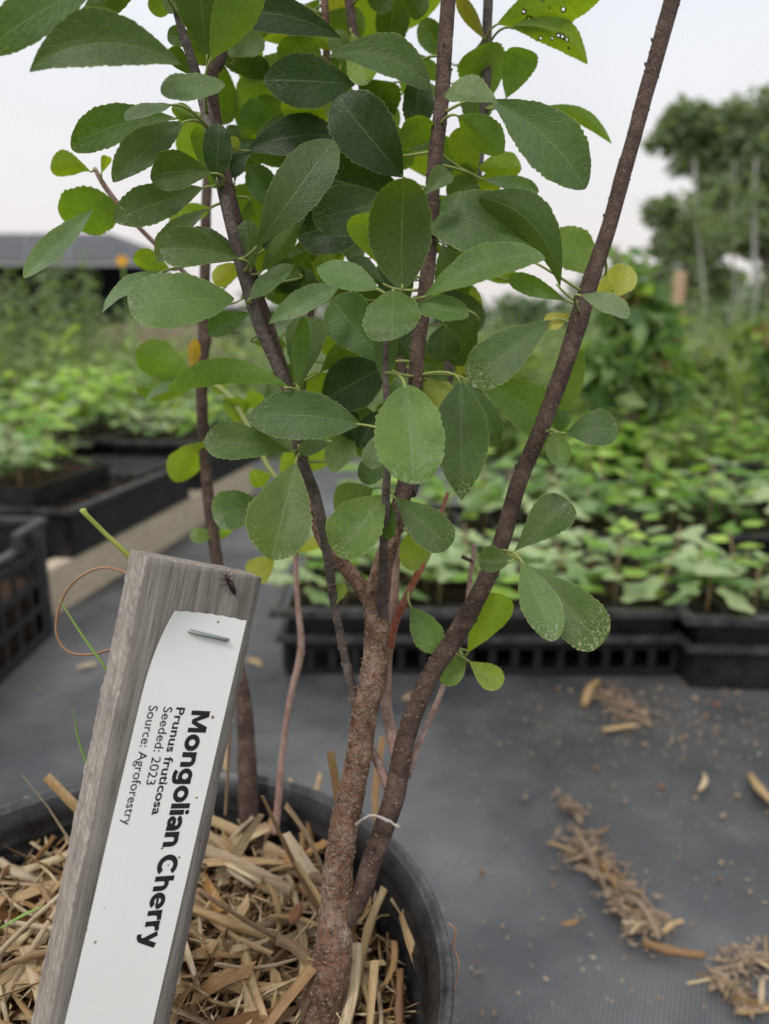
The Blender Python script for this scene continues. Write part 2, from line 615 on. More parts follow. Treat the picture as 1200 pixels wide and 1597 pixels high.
MAT['steel'] = simple('staple_steel', (.22, .25, .23), (.34, .37, .35), 900, .42, .5, .2, .0003, metal=.6)
MAT['insect'] = simple('insect_shell', (.012, .005, .004), (.035, .012, .01), 900, .3, .5, .2, .0002)
MAT['green'] = simple('grass_green', (.14, .25, .05), (.22, .34, .07), 200, .5)
MAT['stalk'] = simple('stalk_green', (.26, .30, .05), (.36, .38, .09), 200, .5)
MAT['tendril'] = simple('dry_tendril', (.22, .10, .045), (.33, .20, .12), 120, .6)
MAT['deadtwig'] = simple('dead_twig', (.16, .14, .125), (.52, .49, .46), 900, .8, .2, .5, .0004)
MAT['dryleaf'] = simple('dry_leaf', (.34, .17, .06), (.48, .29, .12), 120, .6, .3, .4, .0008)
MAT['chip'] = simple('bark_chip', (.16, .07, .035), (.30, .15, .08), 220, .8, .2, .8, .001)
MAT['crumb'] = simple('crumb', (.20, .13, .08), (.42, .33, .23), 300, .9, .2, .5, .001)
MAT['seedling'] = plain_leaf('seedling_leaf', (.07, .16, .03), (.38, .47, .24), (.34, .42, .12), .28, .38)
MAT['seedling_lime'] = plain_leaf('seedling_leaf_lime', (.09, .22, .02), (.36, .50, .10), (.42, .55, .06), .38, .4)
MAT['seedstem'] = simple('seedling_stem', (.22, .20, .09), (.28, .17, .10), 100, .6)
MAT['weed'] = plain_leaf('weed_leaf', (.026, .062, .012), (.25, .32, .09), (.30, .45, .06), .34)
MAT['weedgrey'] = plain_leaf('weed_leaf_grey', (.05, .10, .028), (.23, .29, .12), (.25, .38, .08), .3)
MAT['bush'] = plain_leaf('bush_leaf', (.035, .10, .022), (.26, .34, .14), (.30, .5, .05), .32)
MAT['bushred'] = plain_leaf('bush_leaf_red', (.14, .06, .03), (.22, .13, .04), (.35, .14, .05), .3)
MAT['tree'] = plain_leaf('tree_leaf', (.10, .135, .075), (.19, .235, .14), (.30, .38, .16), .42)
MAT['treefar'] = plain_leaf('far_tree_leaf', (.07, .12, .06), (.13, .18, .10), (.2, .3, .1), .2)
MAT['birch'] = simple('birch_bark', (.20, .195, .19), (.34, .33, .32), 12, .8)
MAT['treebark'] = simple('tree_bark', (.08, .06, .045), (.16, .13, .10), 20, .9)
MAT['post'] = simple('post_wood', (.34, .22, .14), (.48, .33, .22), 30, .8)
MAT['roof'] = simple('grey_roof', (.018, .019, .024), (.042, .044, .052), 3, .55)
MAT['shedwall'] = simple('dark_wall', (.008, .010, .016), (.02, .024, .032), 6, .6)
MAT['shedframe'] = simple('shed_frame', (.16, .16, .17), (.25, .25, .26), 6, .6)
MAT['heap'] = simple('brown_earth', (.10, .075, .055), (.20, .15, .11), 7, .95, .1, .8, .03)
MAT['field'] = simple('meadow_ground', (.05, .075, .028), (.10, .13, .05), 3, .95, .1, .5, .02)
MAT['petal'] = simple('orange_petal', (.80, .38, .01), (.90, .50, .02), 60, .6)

# ------------------------------------------------------------------ ground
fb = MB()
nx, ny = 150, 130
X0, X1, Y0, Y1 = -3.0, 3.0, -0.6, 2.9
for j in range(ny + 1):
    for i in range(nx + 1):
        x, y = lerp(X0, X1, i / nx), lerp(Y0, Y1, j / ny)
        z = .006 * (mnoise.noise(Vector((x * 2.1, y * 2.1, 1))) - .1) + .0022 * mnoise.noise(Vector((x * 9, y * 9, 4)))
        # soft folds running across the cloth
        z += .0045 * max(0, 1 - abs((y - .62 * x - .33 + .03 * math.sin(5 * x))) / .035)
        z += .004 * max(0, 1 - abs((y - .25 * x - .92)) / .03)
        fb.v.append(Vector((x, y, z)))
for j in range(ny):
    for i in range(nx):
        a = j * (nx + 1) + i
        fb.face((a, a + 1, a + nx + 2, a + nx + 1))
g = obj('ground', fb, MAT['fabric']); tag(g, kind='structure')

fd = MB()
for j in range(41):
    for i in range(41):
        x = math.copysign(abs((i - 20) / 20) ** 2.2, i - 20) * 700
        y = -60 + (j / 40) ** 2.2 * 1100
        d = math.hypot(x, y)
        z = -.03 + .25 * mnoise.noise(Vector((x * .05, y * .05, 2))) * min(1, max(0, (d - 6)) / 20)
        fd.v.append(Vector((x, y, z)))
for j in range(40):
    for i in range(40):
        a = j * 41 + i
        fd.face((a, a + 1, a + 42, a + 41))
tag(obj('field', fd, MAT['field']), kind='structure')

# ------------------------------------------------------------------ far background
def leaf_cloud(mb, blobs, n, size, flat=.5, cut=-.10):
    """leaf-sized faces through the volume of several ellipsoids: blobs = (centre, radii)"""
    tot = sum(r.x * r.z for c, r in blobs)
    for c, r in blobs:
        k = int(n * r.x * r.z / tot)
        for _ in range(k):
            while True:
                q = Vector((random.uniform(-1, 1), random.uniform(-1, 1), random.uniform(-1, 1)))
                if .25 < q.length < 1: break
            p = c + Vector((q.x * r.x, q.y * r.y, q.z * r.z))
            if mnoise.noise(Vector((p.x, p.y, p.z * .7)) * (1.6 / max(r.z, .3))) < cut: continue
            ax = Vector((random.uniform(-1, 1), random.uniform(-1, 1), random.uniform(-1, .5))).normalized()
            sd_ = ax.cross(Vector((random.uniform(-1, 1), random.uniform(-1, 1), random.uniform(-.3, 1)))).normalized()
            s = size * random.uniform(.6, 1.3)
            mb.quadleaf(p, ax, sd_, s, s * flat, 0, .15, (random.random(), 0, 0))


def tree(name, base, trunk_pts, blobs, n, size, label, group, bark='treebark', leaf='tree', tr=.12):
    t = thing(name, base, label, 'tree', group)
    tb = MB()
    for pts, r0, r1 in trunk_pts:
        k = len(pts)
        tb.tube(pts, [lerp(r0, r1, i / (k - 1)) for i in range(k)], 8)
    obj('trunk', tb, MAT[bark], t)
    cb = MB()
    leaf_cloud(cb, blobs, n, size)
    obj('crown', cb, MAT[leaf], t)
    return t


D = 11.0
def blob(px, py, rx, ry, d=D, rd=.8):
    s = d / FPX
    return (P(px, py, d), Vector((rx * s, rx * s * rd, ry * s)))


def gb(px, d):     # ground point below a pixel column at distance d
    q = P(px, 500, d); return Vector((q.x, q.y, 0))


b0 = gb(1215, D)
tree('leafy_tree', b0,
     [([b0, P(1205, 430, D), P(1180, 330, D), P(1170, 220, D)], .14, .05), ([P(1190, 380, D), P(1120, 330, D), P(1060, 220, D)], .06, .02),
      ([P(1195, 400, D), P(1260, 300, D), P(1300, 200, D)], .08, .03)],
     [blob(1075, 188, 40, 38), blob(1030, 218, 26, 16), blob(1052, 210, 30, 26), blob(1110, 215, 50, 50), blob(1175, 180, 42, 42), blob(1230, 200, 70, 60),
      blob(1150, 255, 60, 60), blob(1195, 300, 62, 66), blob(1120, 300, 44, 44), blob(1175, 355, 50, 46), blob(1290, 300, 80, 80), blob(1075, 250, 26, 22),
      blob(1250, 400, 60, 40), blob(1110, 335, 50, 44), blob(1150, 350, 50, 50), blob(1150, 210, 40, 50)],
     19000, .15, 'big leafy tree with an open crown standing tallest at the far right', 'trees beyond the nursery')
D2 = 10.0
b1 = gb(1075, D2)
tree('leafy_tree', b1,
     [([b1, P(1075, 430, D2), P(1065, 380, D2), P(1050, 310, D2)], .07, .02), ([P(1068, 400, D2), P(1110, 340, D2)], .03, .01)],
     [blob(1035, 330, 32, 26, D2), blob(1070, 345, 40, 34, D2), blob(1045, 385, 36, 32, D2), blob(1085, 400, 40, 40, D2),
      blob(1110, 370, 34, 34, D2), blob(1060, 440, 46, 34, D2), blob(1125, 440, 30, 30, D2)],
     4200, .13, 'smaller leafy tree just left of the tallest tree', 'trees beyond the nursery')
for px, d_, r_, nm in ((1176, 8.6, .026, 'pale birch trunk standing nearest the right edge of the photo'),
                       (1102, 9.0, .018, 'thin pale birch trunk leaning between the wooden post and the right edge'),
                       (1143, 9.6, .014, 'thinnest birch trunk between the two other pale trunks')):
    bb = gb(px, d_)
    top = P(px - 18 if px == 1102 else px + 3, 250, d_)
    t = thing('birch_tree', bb, nm, 'tree', 'birch trunks at the right')
    m = MB(); m.tube([bb, bb.lerp(top, .35) + Vector((.05, 0, 0)), bb.lerp(top, .7), top], [r_ * 1.2, r_, r_ * .8, r_ * .5], 8)
    obj('trunk', m, MAT['birch'], t)
    m = MB(); leaf_cloud(m, [blob(px - 8, 330, 34, 60, d_)], 170, .12)
    obj('crown', m, MAT['tree'], t)

# woods on the horizon: trees too far away to tell apart
m = MB()
bl = []
for i in range(60):
    x = lerp(-70, 70, i / 59) + random.uniform(-1, 1)
    h = 2.3 + 1.6 * mnoise.noise(Vector((x * .09, 0, 3)))
    if x > 18: h += 2.3
    bl.append((Vector((x, 75 + random.uniform(-4, 4), h * .45)), Vector((2.6, 2.4, h * .8))))
leaf_cloud(m, bl, 16000, .8, .8)
tag(obj('far_woods', m, MAT['treefar']), 'low blue green line of woods along the horizon', 'woods', kind='stuff')
t = tree('leafy_tree', gb(818, 40), [([gb(818, 40), P(818, 490, 40)], .3, .1)],
         [blob(815, 482, 26, 16, 40), blob(835, 490, 26, 20, 40), blob(800, 492, 18, 10, 40)], 900, .6,
         'low rounded far tree seen between the central leaves and the leaning right branch', 'trees beyond the nursery', leaf='treefar')

# wooden post on the right
pb = gb(1055, 4.6)
m = MB()
top = P(1056, 425, 4.6)
m.tube([pb, Vector((pb.x, pb.y, top.z * .5)), Vector((pb.x, pb.y, top.z - .02)), Vector((pb.x, pb.y, top.z))], [.038, .037, .036, .03], 10)
pt = thing('wooden_post', pb, 'reddish brown wooden fence post standing behind the dark bush', 'post')
obj('shaft', m, MAT['post'], pt)

# dark shed on the far left
SD = 13.0
q = gb(60, SD)
sh = thing('nursery_shed', q, 'low shed with a grey sloping roof and dark open front at the far left', 'shed')
def sp(px, py, dd=0): return P(px, py, SD + dd)
def slab(name, corners, thick, mat):
    mb = MB()
    n = (corners[1] - corners[0]).cross(corners[2] - corners[0]).normalized() * thick
    for c in corners: mb.v.append(c)
    for c in corners: mb.v.append(c + n)
    k = len(corners)
    mb.face(list(range(k))[::-1], None, 0, False); mb.face(list(range(k, 2 * k)), None, 0, False)
    for i in range(k):
        j = (i + 1) % k
        mb.face((i, j, k + j, k + i), None, 0, False)
    return obj(name, mb, mat, sh)
for k in range(9):        # roofing sheets
    xa, xb = -420 + k * 66, -420 + (k + 1) * 66 - 1.5
    slab('roof_sheet', [sp(xa, 411, -.3), sp(xb + (18 if k == 8 else 0), 411, -.3), sp(xb, 368, 2.0), sp(xa, 368, 2.0)], .05, MAT['roof'])
slab('roof_sheet', [sp(174, 411.5, -.25), sp(258, 411, -.2), sp(238, 392, 1.5), sp(170, 367, 2.05)], .05, MAT['roof'])
slab('fascia', [sp(-420, 416, -.35), sp(250, 416, -.35), sp(250, 409, -.35), sp(-420, 409, -.35)], .04, MAT['shedframe'])
slab('back_wall', [sp(-420, 560, 2.2), sp(244, 560, 2.2), sp(244, 411, 2.2), sp(-420, 411, 2.2)], .1, MAT['shedwall'])
slab('side_wall', [sp(246, 560, 0), sp(258, 560, 2.1), sp(258, 413, 2.1), sp(246, 413, 0)], .08, MAT['shedwall'])
for px in (-300, 246):
    mb = MB(); a = sp(px, 416, -.2); mb.box(Vector((a.x, a.y, a.z / 2)), (.09, .09, a.z)); obj('post', mb, MAT['shedframe'], sh)

# earth bank behind the left weeds
m = MB()
c = P(255, 505, 6.0)
nxs, nys = 26, 8
for j in range(nys + 1):
    for i in range(nxs + 1):
        u, v_ = i / nxs, j / nys
        hh = math.sin(u * math.pi) ** .35 * math.sin(v_ * math.pi) ** .6
        h = hh * (P(255, 490, 6.0).z) * (1 + .18 * mnoise.noise(Vector((u * 7, v_ * 4, 1))))
        m.v.append(Vector((c.x + (u - .5) * 1.45, c.y + (v_ - .5) * 1.2, h - .05)))
for j in range(nys):
    for i in range(nxs):
        a = j * (nxs + 1) + i
        m.face((a, a + 1, a + nxs + 2, a + nxs + 1))
tag(obj('earth_heap', m, MAT['heap'], origin=Vector((c.x, c.y, 0))), 'brown earth heap behind the weeds on the left', 'earth heap')
# dark barrel beside it
bq = gb(358, 6.6)
m = MB()
z1 = P(358, 478, 6.6).z
m.tube([Vector((bq.x, bq.y, z)) for z in (0, z1 * .3, z1 * .32, z1 * .64, z1 * .66, z1 * .97, z1)], [.115, .12, .125, .12, .125, .12, .10], 16)
bt = thing('water_barrel', bq, 'dark upright barrel standing right of the brown earth heap', 'barrel')
obj('body', m, MAT['shedwall'], bt)


# ------------------------------------------------------------------ plants of the background
def weeds(name, n, xr, yr, hr, mat, label, leafsize=.05, blades=.3, avoid=None):
    mb = MB()
    for _ in range(n):
        x, y = random.uniform(*xr(0)) if callable(xr) else random.uniform(*xr), random.uniform(*yr)
        if avoid and avoid(x, y): continue
        h = random.uniform(*hr) * (1 + .35 * mnoise.noise(Vector((x * 1.4, y * 1.4, 9))))
        lean = Vector((random.uniform(-.22, .22), random.uniform(-.22, .22), 1)).normalized()
        base = Vector((x, y, -.02))
        tone = random.random()
        if random.random() < blades:
            for _k in range(5):
                a = random.uniform(0, 6.28)
                ax = (Vector((math.cos(a) * .3, math.sin(a) * .3, 1))).normalized()
                sd_ = ax.cross(Vector((random.uniform(-1, 1), random.uniform(-1, 1), .1))).normalized()
                mb.quadleaf(base, ax, sd_, h * random.uniform(.6, 1.1), .012 * random.uniform(.7, 1.6), 0, .3, (tone * .5 + random.random() * .5, 0, 0))
        else:
            k = int(6 + h * 26)
            for i in range(k):
                t = (i + .5) / k
                if t < .15: continue
                a = i * 2.4 + random.random()
                ax = Vector((math.cos(a), math.sin(a), random.uniform(-.25, .6))).normalized()
                sd_ = ax.cross(Vector((0, 0, 1))).normalized()
                L = leafsize * random.uniform(.7, 1.35) * (1.15 - .6 * t)
                mb.quadleaf(base + lean * (h * t), ax, sd_, L, L * random.uniform(.35, .6), 0, .2, (tone * .6 + random.random() * .4, 0, 0))
            mb.tube([base, base + lean * h], [.003, .0012], 4)
            mb.col += [(.5, 0, 0)] * (len(mb.v) - len(mb.col))
    if mb.col is None: mb.col = []
    mb.col += [(.5, 0, 0)] * (len(mb.v) - len(mb.col))
    return tag(obj(name, mb, mat), label, 'weeds', kind='stuff')


weeds('tall_weeds', 330, (-2.6, -.62), (2.75, 3.8), (.32, .56), MAT['weed'], 'tall leafy green weeds growing behind the seedling trays on the left', .11, .2)
weeds('short_weeds', 120, (-1.7, -.8), (3.4, 4.8), (.46, .64), MAT['weedgrey'], 'shorter grey green weeds before the open front of the dark shed', .06, .3)
weeds('tall_weeds', 230, (-3.4, -1.6), (3.6, 4.8), (.66, .90), MAT['weedgrey'], 'tall grey green weeds rising in front of the dark shed', .085, .2)
weeds('tall_weeds', 260, (-.7, .5), (2.9, 5.0), (.14, .34), MAT['weedgrey'], 'low pale weeds behind the middle of the shrub', .055, .4)
weeds('tall_weeds', 560, (.3, 3.0), (2.5, 4.4), (.26, .52), MAT['weed'], 'bright green weeds and grass behind the trays on the right', .095, .4)
weeds('tall_weeds', 520, (.9, 5.0), (4.4, 8.0), (.4, .85), MAT['weedgrey'], 'hazy tall weeds below the birch trunks on the right', .09, .4)
weeds('meadow_grass', 1400, (-7, 7), (5.0, 15.0), (.15, .34), MAT['weedgrey'], 'grassy meadow stretching back to the far trees', .09, .6)

# dark bush
bd = 2.05
bb = gb(985, bd)
bu = thing('dark_bush', bb, 'dark leafy bush with reddish top leaves behind the leaning right branch', 'bush')
m = MB()
stems = [([(980, 700), (975, 560), (962, 450), (965, 380)]), ([(985, 700), (1010, 600), (1030, 520)]), ([(975, 700), (950, 600), (940, 540)]), ([(985, 690), (995, 560), (1000, 440)])]
for s_ in stems:
    pts = [bb] + [P(x, y, bd + random.uniform(-.05, .05)) for x, y in s_]
    m.tube(pts, [.009 * (1 - .75 * i / (len(pts) - 1)) for i in range(len(pts))], 6)
obj('stems', m, MAT['treebark'], bu)
m = MB()
leaf_cloud(m, [blob(985, 560, 62, 72, bd, .9), blob(955, 600, 44, 60, bd, .9), blob(1010, 640, 55, 60, bd, .9), blob(1000, 500, 45, 60, bd, .9),
               blob(960, 480, 22, 50, bd, .9), blob(975, 700, 70, 50, bd, .9), blob(1040, 580, 24, 40, bd, .9), blob(925, 560, 20, 40, bd, .9)], 900, .078, .5, -.2)
leaf_cloud(m, [blob(965, 395, 16, 34, bd, .9), blob(990, 430, 22, 30, bd, .9), blob(1030, 480, 20, 30, bd, .9)], 90, .055, .5)
obj('foliage', m, MAT['bush'], bu)
m = MB()
leaf_cloud(m, [blob(985, 455, 28, 16, bd - .04, .5), blob(955, 440, 14, 12, bd - .04, .5), blob(1030, 560, 14, 10, bd - .08, .5)], 34, .045, .4)
tag(obj('young_leaves', m, MAT['bushred'], bu), 'reddish young leaves')
# reddish shrub at the right edge
b2 = gb(1235, 2.1)
bu = thing('reddish_shrub', b2, 'low shrub with orange brown leaves cut off by the right edge of the photo', 'bush')
m = MB(); m.tube([b2, P(1232, 600, 2.1), P(1225, 500, 2.1)], [.008, .006, .003], 6); obj('stems', m, MAT['treebark'], bu)
m = MB(); leaf_cloud(m, [blob(1215, 560, 30, 60, 2.1), blob(1240, 640, 50, 70, 2.1)], 420, .06, .5); obj('foliage', m, MAT['bush'], bu)
m = MB(); leaf_cloud(m, [blob(1205, 520, 16, 30, 2.05), blob(1200, 680, 10, 14, 2.05)], 20, .035, .5); obj('young_leaves', m, MAT['bushred'], bu)

for px, py, d_, rx, ry, nm in ((1095, 590, 3.0, 46, 52, 'mid green leafy clump left of the thin birch trunk'), (1165, 560, 3.6, 50, 60, 'tall leafy clump below the nearest birch trunk'),
                               (900, 600, 3.2, 34, 50, 'leafy clump seen just right of the leaning branch'), (790, 560, 3.4, 40, 34, 'low leafy clump between the trunk and the leaning branch')):
    q_ = gb(px, d_)
    wt = thing('leafy_clump', q_, nm, 'plant', 'leafy clumps behind the trays')
    m = MB()
    for k in range(7):
        m.tube([q_ + Vector((random.uniform(-.03, .03), 0, 0)), P(px + random.uniform(-rx, rx), py, d_), P(px + random.uniform(-rx, rx), py - ry, d_)], [.004, .003, .0015], 5)
    obj('stems', m, MAT['seedstem'], wt)
    m = MB(); leaf_cloud(m, [blob(px, py, rx, ry, d_), blob(px, py + ry, rx * 1.2, ry, d_)], 620, .085, .5, -.25)
    obj('foliage', m, MAT['weed'], wt)

# marigold
fq = gb(192, 2.55)
fl = thing('orange_flower', fq, 'single orange flower on a thin stem in front of the dark shed', 'flower')
m = MB()
ft = P(191, 407, 2.55)
m.tube([fq, fq.lerp(ft, .5) + Vector((.02, 0, 0)), ft], [.004, .003, .0025], 6)
obj('stem', m, MAT['green'], fl)
m = MB()
for ring, (rr, nn, up) in enumerate(((.021, 13, .2), (.017, 11, .6), (.011, 8, 1.3))):
    for k in range(nn):
        a = 2 * math.pi * k / nn + ring
        ax = Vector((math.cos(a), -.45 * up, math.sin(a) * .7)).normalized()
        m.quadleaf(ft, ax, ax.cross(Vector((0, -1, .2))).normalized(), rr, .012)
m.col = None
obj('petals', m, MAT['petal'], fl)
m = MB()
for k in range(12):
    a = k * 2.4; t = .3 + .05 * k
    ax = Vector((math.cos(a), math.sin(a), .7)).normalized()
    m.quadleaf(fq.lerp(ft, t), ax, ax.cross(Vector((0, 0, 1))).normalized(), .06, .014)
m.col = None
obj('leaves', m, MAT['green'], fl)


# ------------------------------------------------------------------ seed trays
def frame(corner, ang):
    return Matrix.Translation(corner) @ Matrix.Rotation(ang, 4, 'Z')


def seed_tray(corner, ang, L=.56, W=.28, H=.112, windows=True, label='', group='black seed trays', double=True):
    """corner = front left bottom corner; x runs along the front, y to the back"""
    t = thing('seed_tray', corner, label, 'tray', group, ang)
    M4 = WM[t.name]
    def part(name, mb, mat, label=None):
        for i, v in enumerate(mb.v): mb.v[i] = M4 @ Vector(v)
        me = mb.mesh(name, mat)
        for v in me.vertices: v.co = M4.inverted() @ v.co
        o = bpy.data.objects.new(name, me)
        link(o, M4, t)
        if label: tag(o, label)
        return o
    hb = H * (.56 if double else .9)
    # lower tray: base, window band on each side, rim
    mb = MB(); mb.box((L / 2, W / 2, .003), (L - .04, W - .04, .004)); part('base', mb, MAT['black'])
    n = max(4, int(L / .0345))
    def band(x0, x1, y, depth, facing):
        mb = MB()
        yo = y
        mb.box(((x0 + x1) / 2, yo, .006), (x1 - x0, .004, .010))
        mb.box(((x0 + x1) / 2, yo, hb - .012), (x1 - x0, .004, .018))
        if windows:
            for k in range(n + 1):
                xx = lerp(x0, x1, k / n)
                mb.box((xx, yo, hb * .5), (.011, .0042, hb * .72))
        else:
            mb.box(((x0 + x1) / 2, yo, hb * .45), (x1 - x0, .0036, hb * .9))
        return mb
    part('front_wall', band(.02, L - .02, .018, 0, 1), MAT['black'])
    part('back_wall', band(.02, L - .02, W - .018, 0, 1), MAT['black'])
    for xx in (.018, L - .018):
        mb = MB(); mb.box((xx, W / 2, hb / 2), (.003, W - .04, hb)); part('side_wall', mb, MAT['black'])
    def rimbox(z, out, h, w=.011, lip=True):
        mb = MB()
        mb.box((L / 2, out, z), (L - 2 * out, w, h)); mb.box((L / 2, W - out, z), (L - 2 * out, w, h))
        mb.box((out, W / 2, z + .0004), (w, W - 2 * out, h)); mb.box((L - out, W / 2, z + .0004), (w, W - 2 * out, h))
        if lip:
            mb.box((L / 2, out - w / 2, z - h * .8), (L - 2 * out + w, .002, h * 1.6)); mb.box((out - w / 2, W / 2, z - h * .8), (.002, W - 2 * out + w, h * 1.6))
            mb.box((L - out + w / 2, W / 2, z - h * .8), (.002, W - 2 * out + w, h * 1.6))
        return mb
    part('rim', rimbox(hb, .012, .004), MAT['blackrim'])
    zt = H
    if double:
        mb = MB()
        for y in (.024, W - .024): mb.box((L / 2, y, (hb + H) / 2 - .003), (L - .05, .003, H - hb))
        for x in (.026, L - .026): mb.box((x, W / 2, (hb + H) / 2 - .003), (.003, W - .05, H - hb))
        part('insert', mb, MAT['black'])
        part('insert_rim', rimbox(H - .006, .006, .005, .014), MAT['blackrim'])
    # soil with cell dividers
    mb = MB()
    ni, nj = 28, 14
    for j in range(nj + 1):
        for i in range(ni + 1):
            x, y = lerp(.026, L - .026, i / ni), lerp(.026, W - .026, j / nj)
            mb.v.append(Vector((x, y, zt - .016 + .006 * mnoise.noise(Vector((x * 40 + corner.x, y * 40, 1))))))
    for j in range(nj):
        for i in range(ni):
            a = j * (ni + 1) + i
            mb.face((a, a + 1, a + ni + 2, a + ni + 1))
    part('soil', mb, MAT['soil'])
    mb = MB()
    for k in range(1, 8): mb.box((L * k / 8, W / 2, zt - .012), (.004, W - .056, .006))
    for k in range(1, 4): mb.box((L / 2, W * k / 4, zt - .0124), (L - .056, .004, .006))
    part('cell_divider', mb, MAT['black'])
    return t, M4


def lobed_leaf(size, seed, lobes=5):
    r = random.Random(seed)
    mb = MB()
    mb.v.append(Vector((size * .45, 0, size * .06)))
    mb.v.append(Vector((0, 0, 0)))
    k = 14
    for i in range(k):
        a = math.pi * (-.86 + 1.72 * i / (k - 1))
        rr = size * (.42 + .14 * math.cos(a * lobes * .9) + .06 * r.uniform(-1, 1)) * (1.1 if abs(a) < .8 else .88)
        mb.v.append(Vector((size * .45 + math.cos(a) * rr, math.sin(a) * rr, -size * .10 * abs(math.sin(a)) - .12 * size * max(0, math.cos(a)))))
    for i in range(k - 1):
        mb.face((0, 2 + i, 3 + i))
    mb.face((0, 1, 2)); mb.face((0, k + 1, 1))
    c = (r.random(), 0, 0)
    mb.col = [c] * len(mb.v)
    return mb


def seedling_proto(seed, h, nl, size, mat, label, group):
    r = random.Random(seed)
    t = thing('seedling', Vector((0, 0, -5)), label, 'seedling', group)
    M4 = WM[t.name]
    mb = MB()
    lean = Vector((r.uniform(-.15, .15), r.uniform(-.15, .15), 1))
    top = lean * h
    mb.tube([Vector((0, 0, -.01)), lean * h * .5 + Vector((r.uniform(-.004, .004), 0, 0)), top], [.0016, .0013, .0009], 5)
    me = mb.mesh('stem', MAT['seedstem'])
    link(bpy.data.objects.new('stem', me), M4, t)
    for i in range(nl):
        f = .45 + .55 * (i + 1) / nl
        a = i * 2.4 + r.random()
        s = size * r.uniform(.7, 1.2) * (1.15 - .45 * (i / nl))
        lm = lobed_leaf(s, seed * 31 + i, r.choice((3, 5, 5)))
        b = lean * (h * f)
        pl = .012 * r.uniform(.6, 1.6)
        R = Matrix.Rotation(a, 4, 'Z') @ Matrix.Rotation(r.uniform(-.35, .45), 4, 'Y')
        w = M4 @ Matrix.Translation(b + (R.to_3x3() @ Vector((pl, 0, 0)))) @ R
        me = lm.mesh('leaf', MAT[mat])
        link(bpy.data.objects.new('leaf', me), w, t)
    return t


def make_protos(specs, label, group):
    return [seedling_proto(i + int(h * 1000), h, nl, s, mt, label, group) for i, (h, nl, s, mt) in enumerate(specs)]


ORD = ('first', 'second', 'third', 'fourth', 'fifth', 'sixth', 'seventh', 'eighth', 'ninth', 'tenth')

def plant_tray(M4, L, W, H, cols, rows, protos, used, skip=.05, sc=(.8, 1.2), label=None):
    for i in range(cols):
        for j in range(rows):
            if random.random() < skip: continue
            x = L * (i + .5) / cols + random.uniform(-.012, .012)
            y = W * (j + .5) / rows + random.uniform(-.012, .012)
            x = min(max(x, .04), L - .04); y = min(max(y, .04), W - .04)
            loc = M4 @ Vector((x, y, H - .016))
            k = random.uniform(*sc)
            m4 = Matrix.Translation(loc) @ Matrix.Rotation(random.uniform(0, 6.28), 4, 'Z') @ Matrix.Scale(k, 4)
            p = random.choice(protos)
            if p in used:
                c_ = copy_tree(p, m4)
            else:
                used.add(p); c_ = p
                loc_, rot_, s_ = m4.decompose()
                p.location, p.rotation_euler, p.scale = loc_, rot_.to_euler(), s_
            if label: c_['label'] = label % (ORD[i], ORD[j])


used = set()
mid_specs = [(.045, 4, .034, 'seedling'), (.06, 5, .036, 'seedling'), (.07, 6, .034, 'seedling_lime'), (.05, 4, .03, 'seedling_lime'), (.065, 6, .04, 'seedling')]
# right front row: two trays end to end
cA = G(447, 1052); cA.z = 0
eA = G(1052, 1052); eA.z = 0
angA = math.atan2(eA.y - cA.y, eA.x - cA.x)
LA = (eA - cA).length + .035
tA, mA = seed_tray(cA - Vector((.018, .018, 0)), angA, LA, .28, .112, True, 'black seed tray with square side openings, left of the two front trays', 'seed trays on the right')
cB = G(1066, 1072); cB.z = 0
tB, mB = seed_tray(cB - Vector((.012, .018, 0)), angA - .05, .56, .28, .118, False, 'black plain sided seed tray at the right edge beside the open sided tray', 'seed trays on the right')
prA = make_protos(mid_specs, 'small pale seedling with lobed leaves in the left front tray', 'seedlings in the left front tray')
plant_tray(mA, LA, .28, .112, 9, 5, prA, used, .05, (.8, 1.7), 'small pale lobed seedling, %s from the left, %s row back, in the left front tray')
prB = make_protos(mid_specs, 'small pale seedling with lobed leaves in the tray at the right edge', 'seedlings in the tray at the right edge')
plant_tray(mB, .56, .28, .118, 8, 5, prB, used, .07, (.8, 1.7), 'small pale lobed seedling, %s from the left, %s row back, in the right edge tray')
# second and third rows behind
t2, m2 = seed_tray(Vector((-.05, 1.42, 0)), .03, .56, .28, .112, True, 'black seed tray in the second row behind the trunk', 'seed trays on the right')
t3, m3 = seed_tray(Vector((.53, 1.44, 0)), .02, .56, .28, .112, True, 'black seed tray in the second row behind the leaning branch', 'seed trays on the right')
t4, m4_ = seed_tray(Vector((.35, 1.86, 0)), -.02, .56, .28, .13, False, 'third row black seed tray with lime green seedlings, left one', 'seed trays on the right')
t5, m5 = seed_tray(Vector((.95, 1.84, 0)), -.02, .56, .28, .13, False, 'third row black seed tray with lime green seedlings, right one', 'seed trays on the right')
tall_specs = [(.08, 6, .04, 'seedling'), (.10, 7, .042, 'seedling_lime'), (.09, 7, .04, 'seedling'), (.12, 8, .042, 'seedling_lime')]
pr2 = make_protos(tall_specs, 'leafy seedling in the second row of trays on the right', 'seedlings in the second row trays')
for mm, nm in ((m2, 'behind the trunk'), (m3, 'behind the branch')): plant_tray(mm, .56, .28, .112, 8, 4, pr2, used, .03, (.8, 1.6), 'leafy seedling, %s from the left, %s row back, in the tray ' + nm)
lime_specs = [(.12, 8, .05, 'seedling_lime'), (.15, 9, .05, 'seedling_lime'), (.13, 8, .045, 'weed')]
pr3 = make_protos(lime_specs, 'tall lime green seedling in the third row of trays on the right', 'seedlings in the third row trays')
for mm, nm in ((m4_, 'left'), (m5, 'right')): plant_tray(mm, .56, .28, .13, 8, 4, pr3, used, .05, (.8, 1.2), 'lime seedling, %s from the left, %s row back, in the ' + nm + ' rearmost tray')

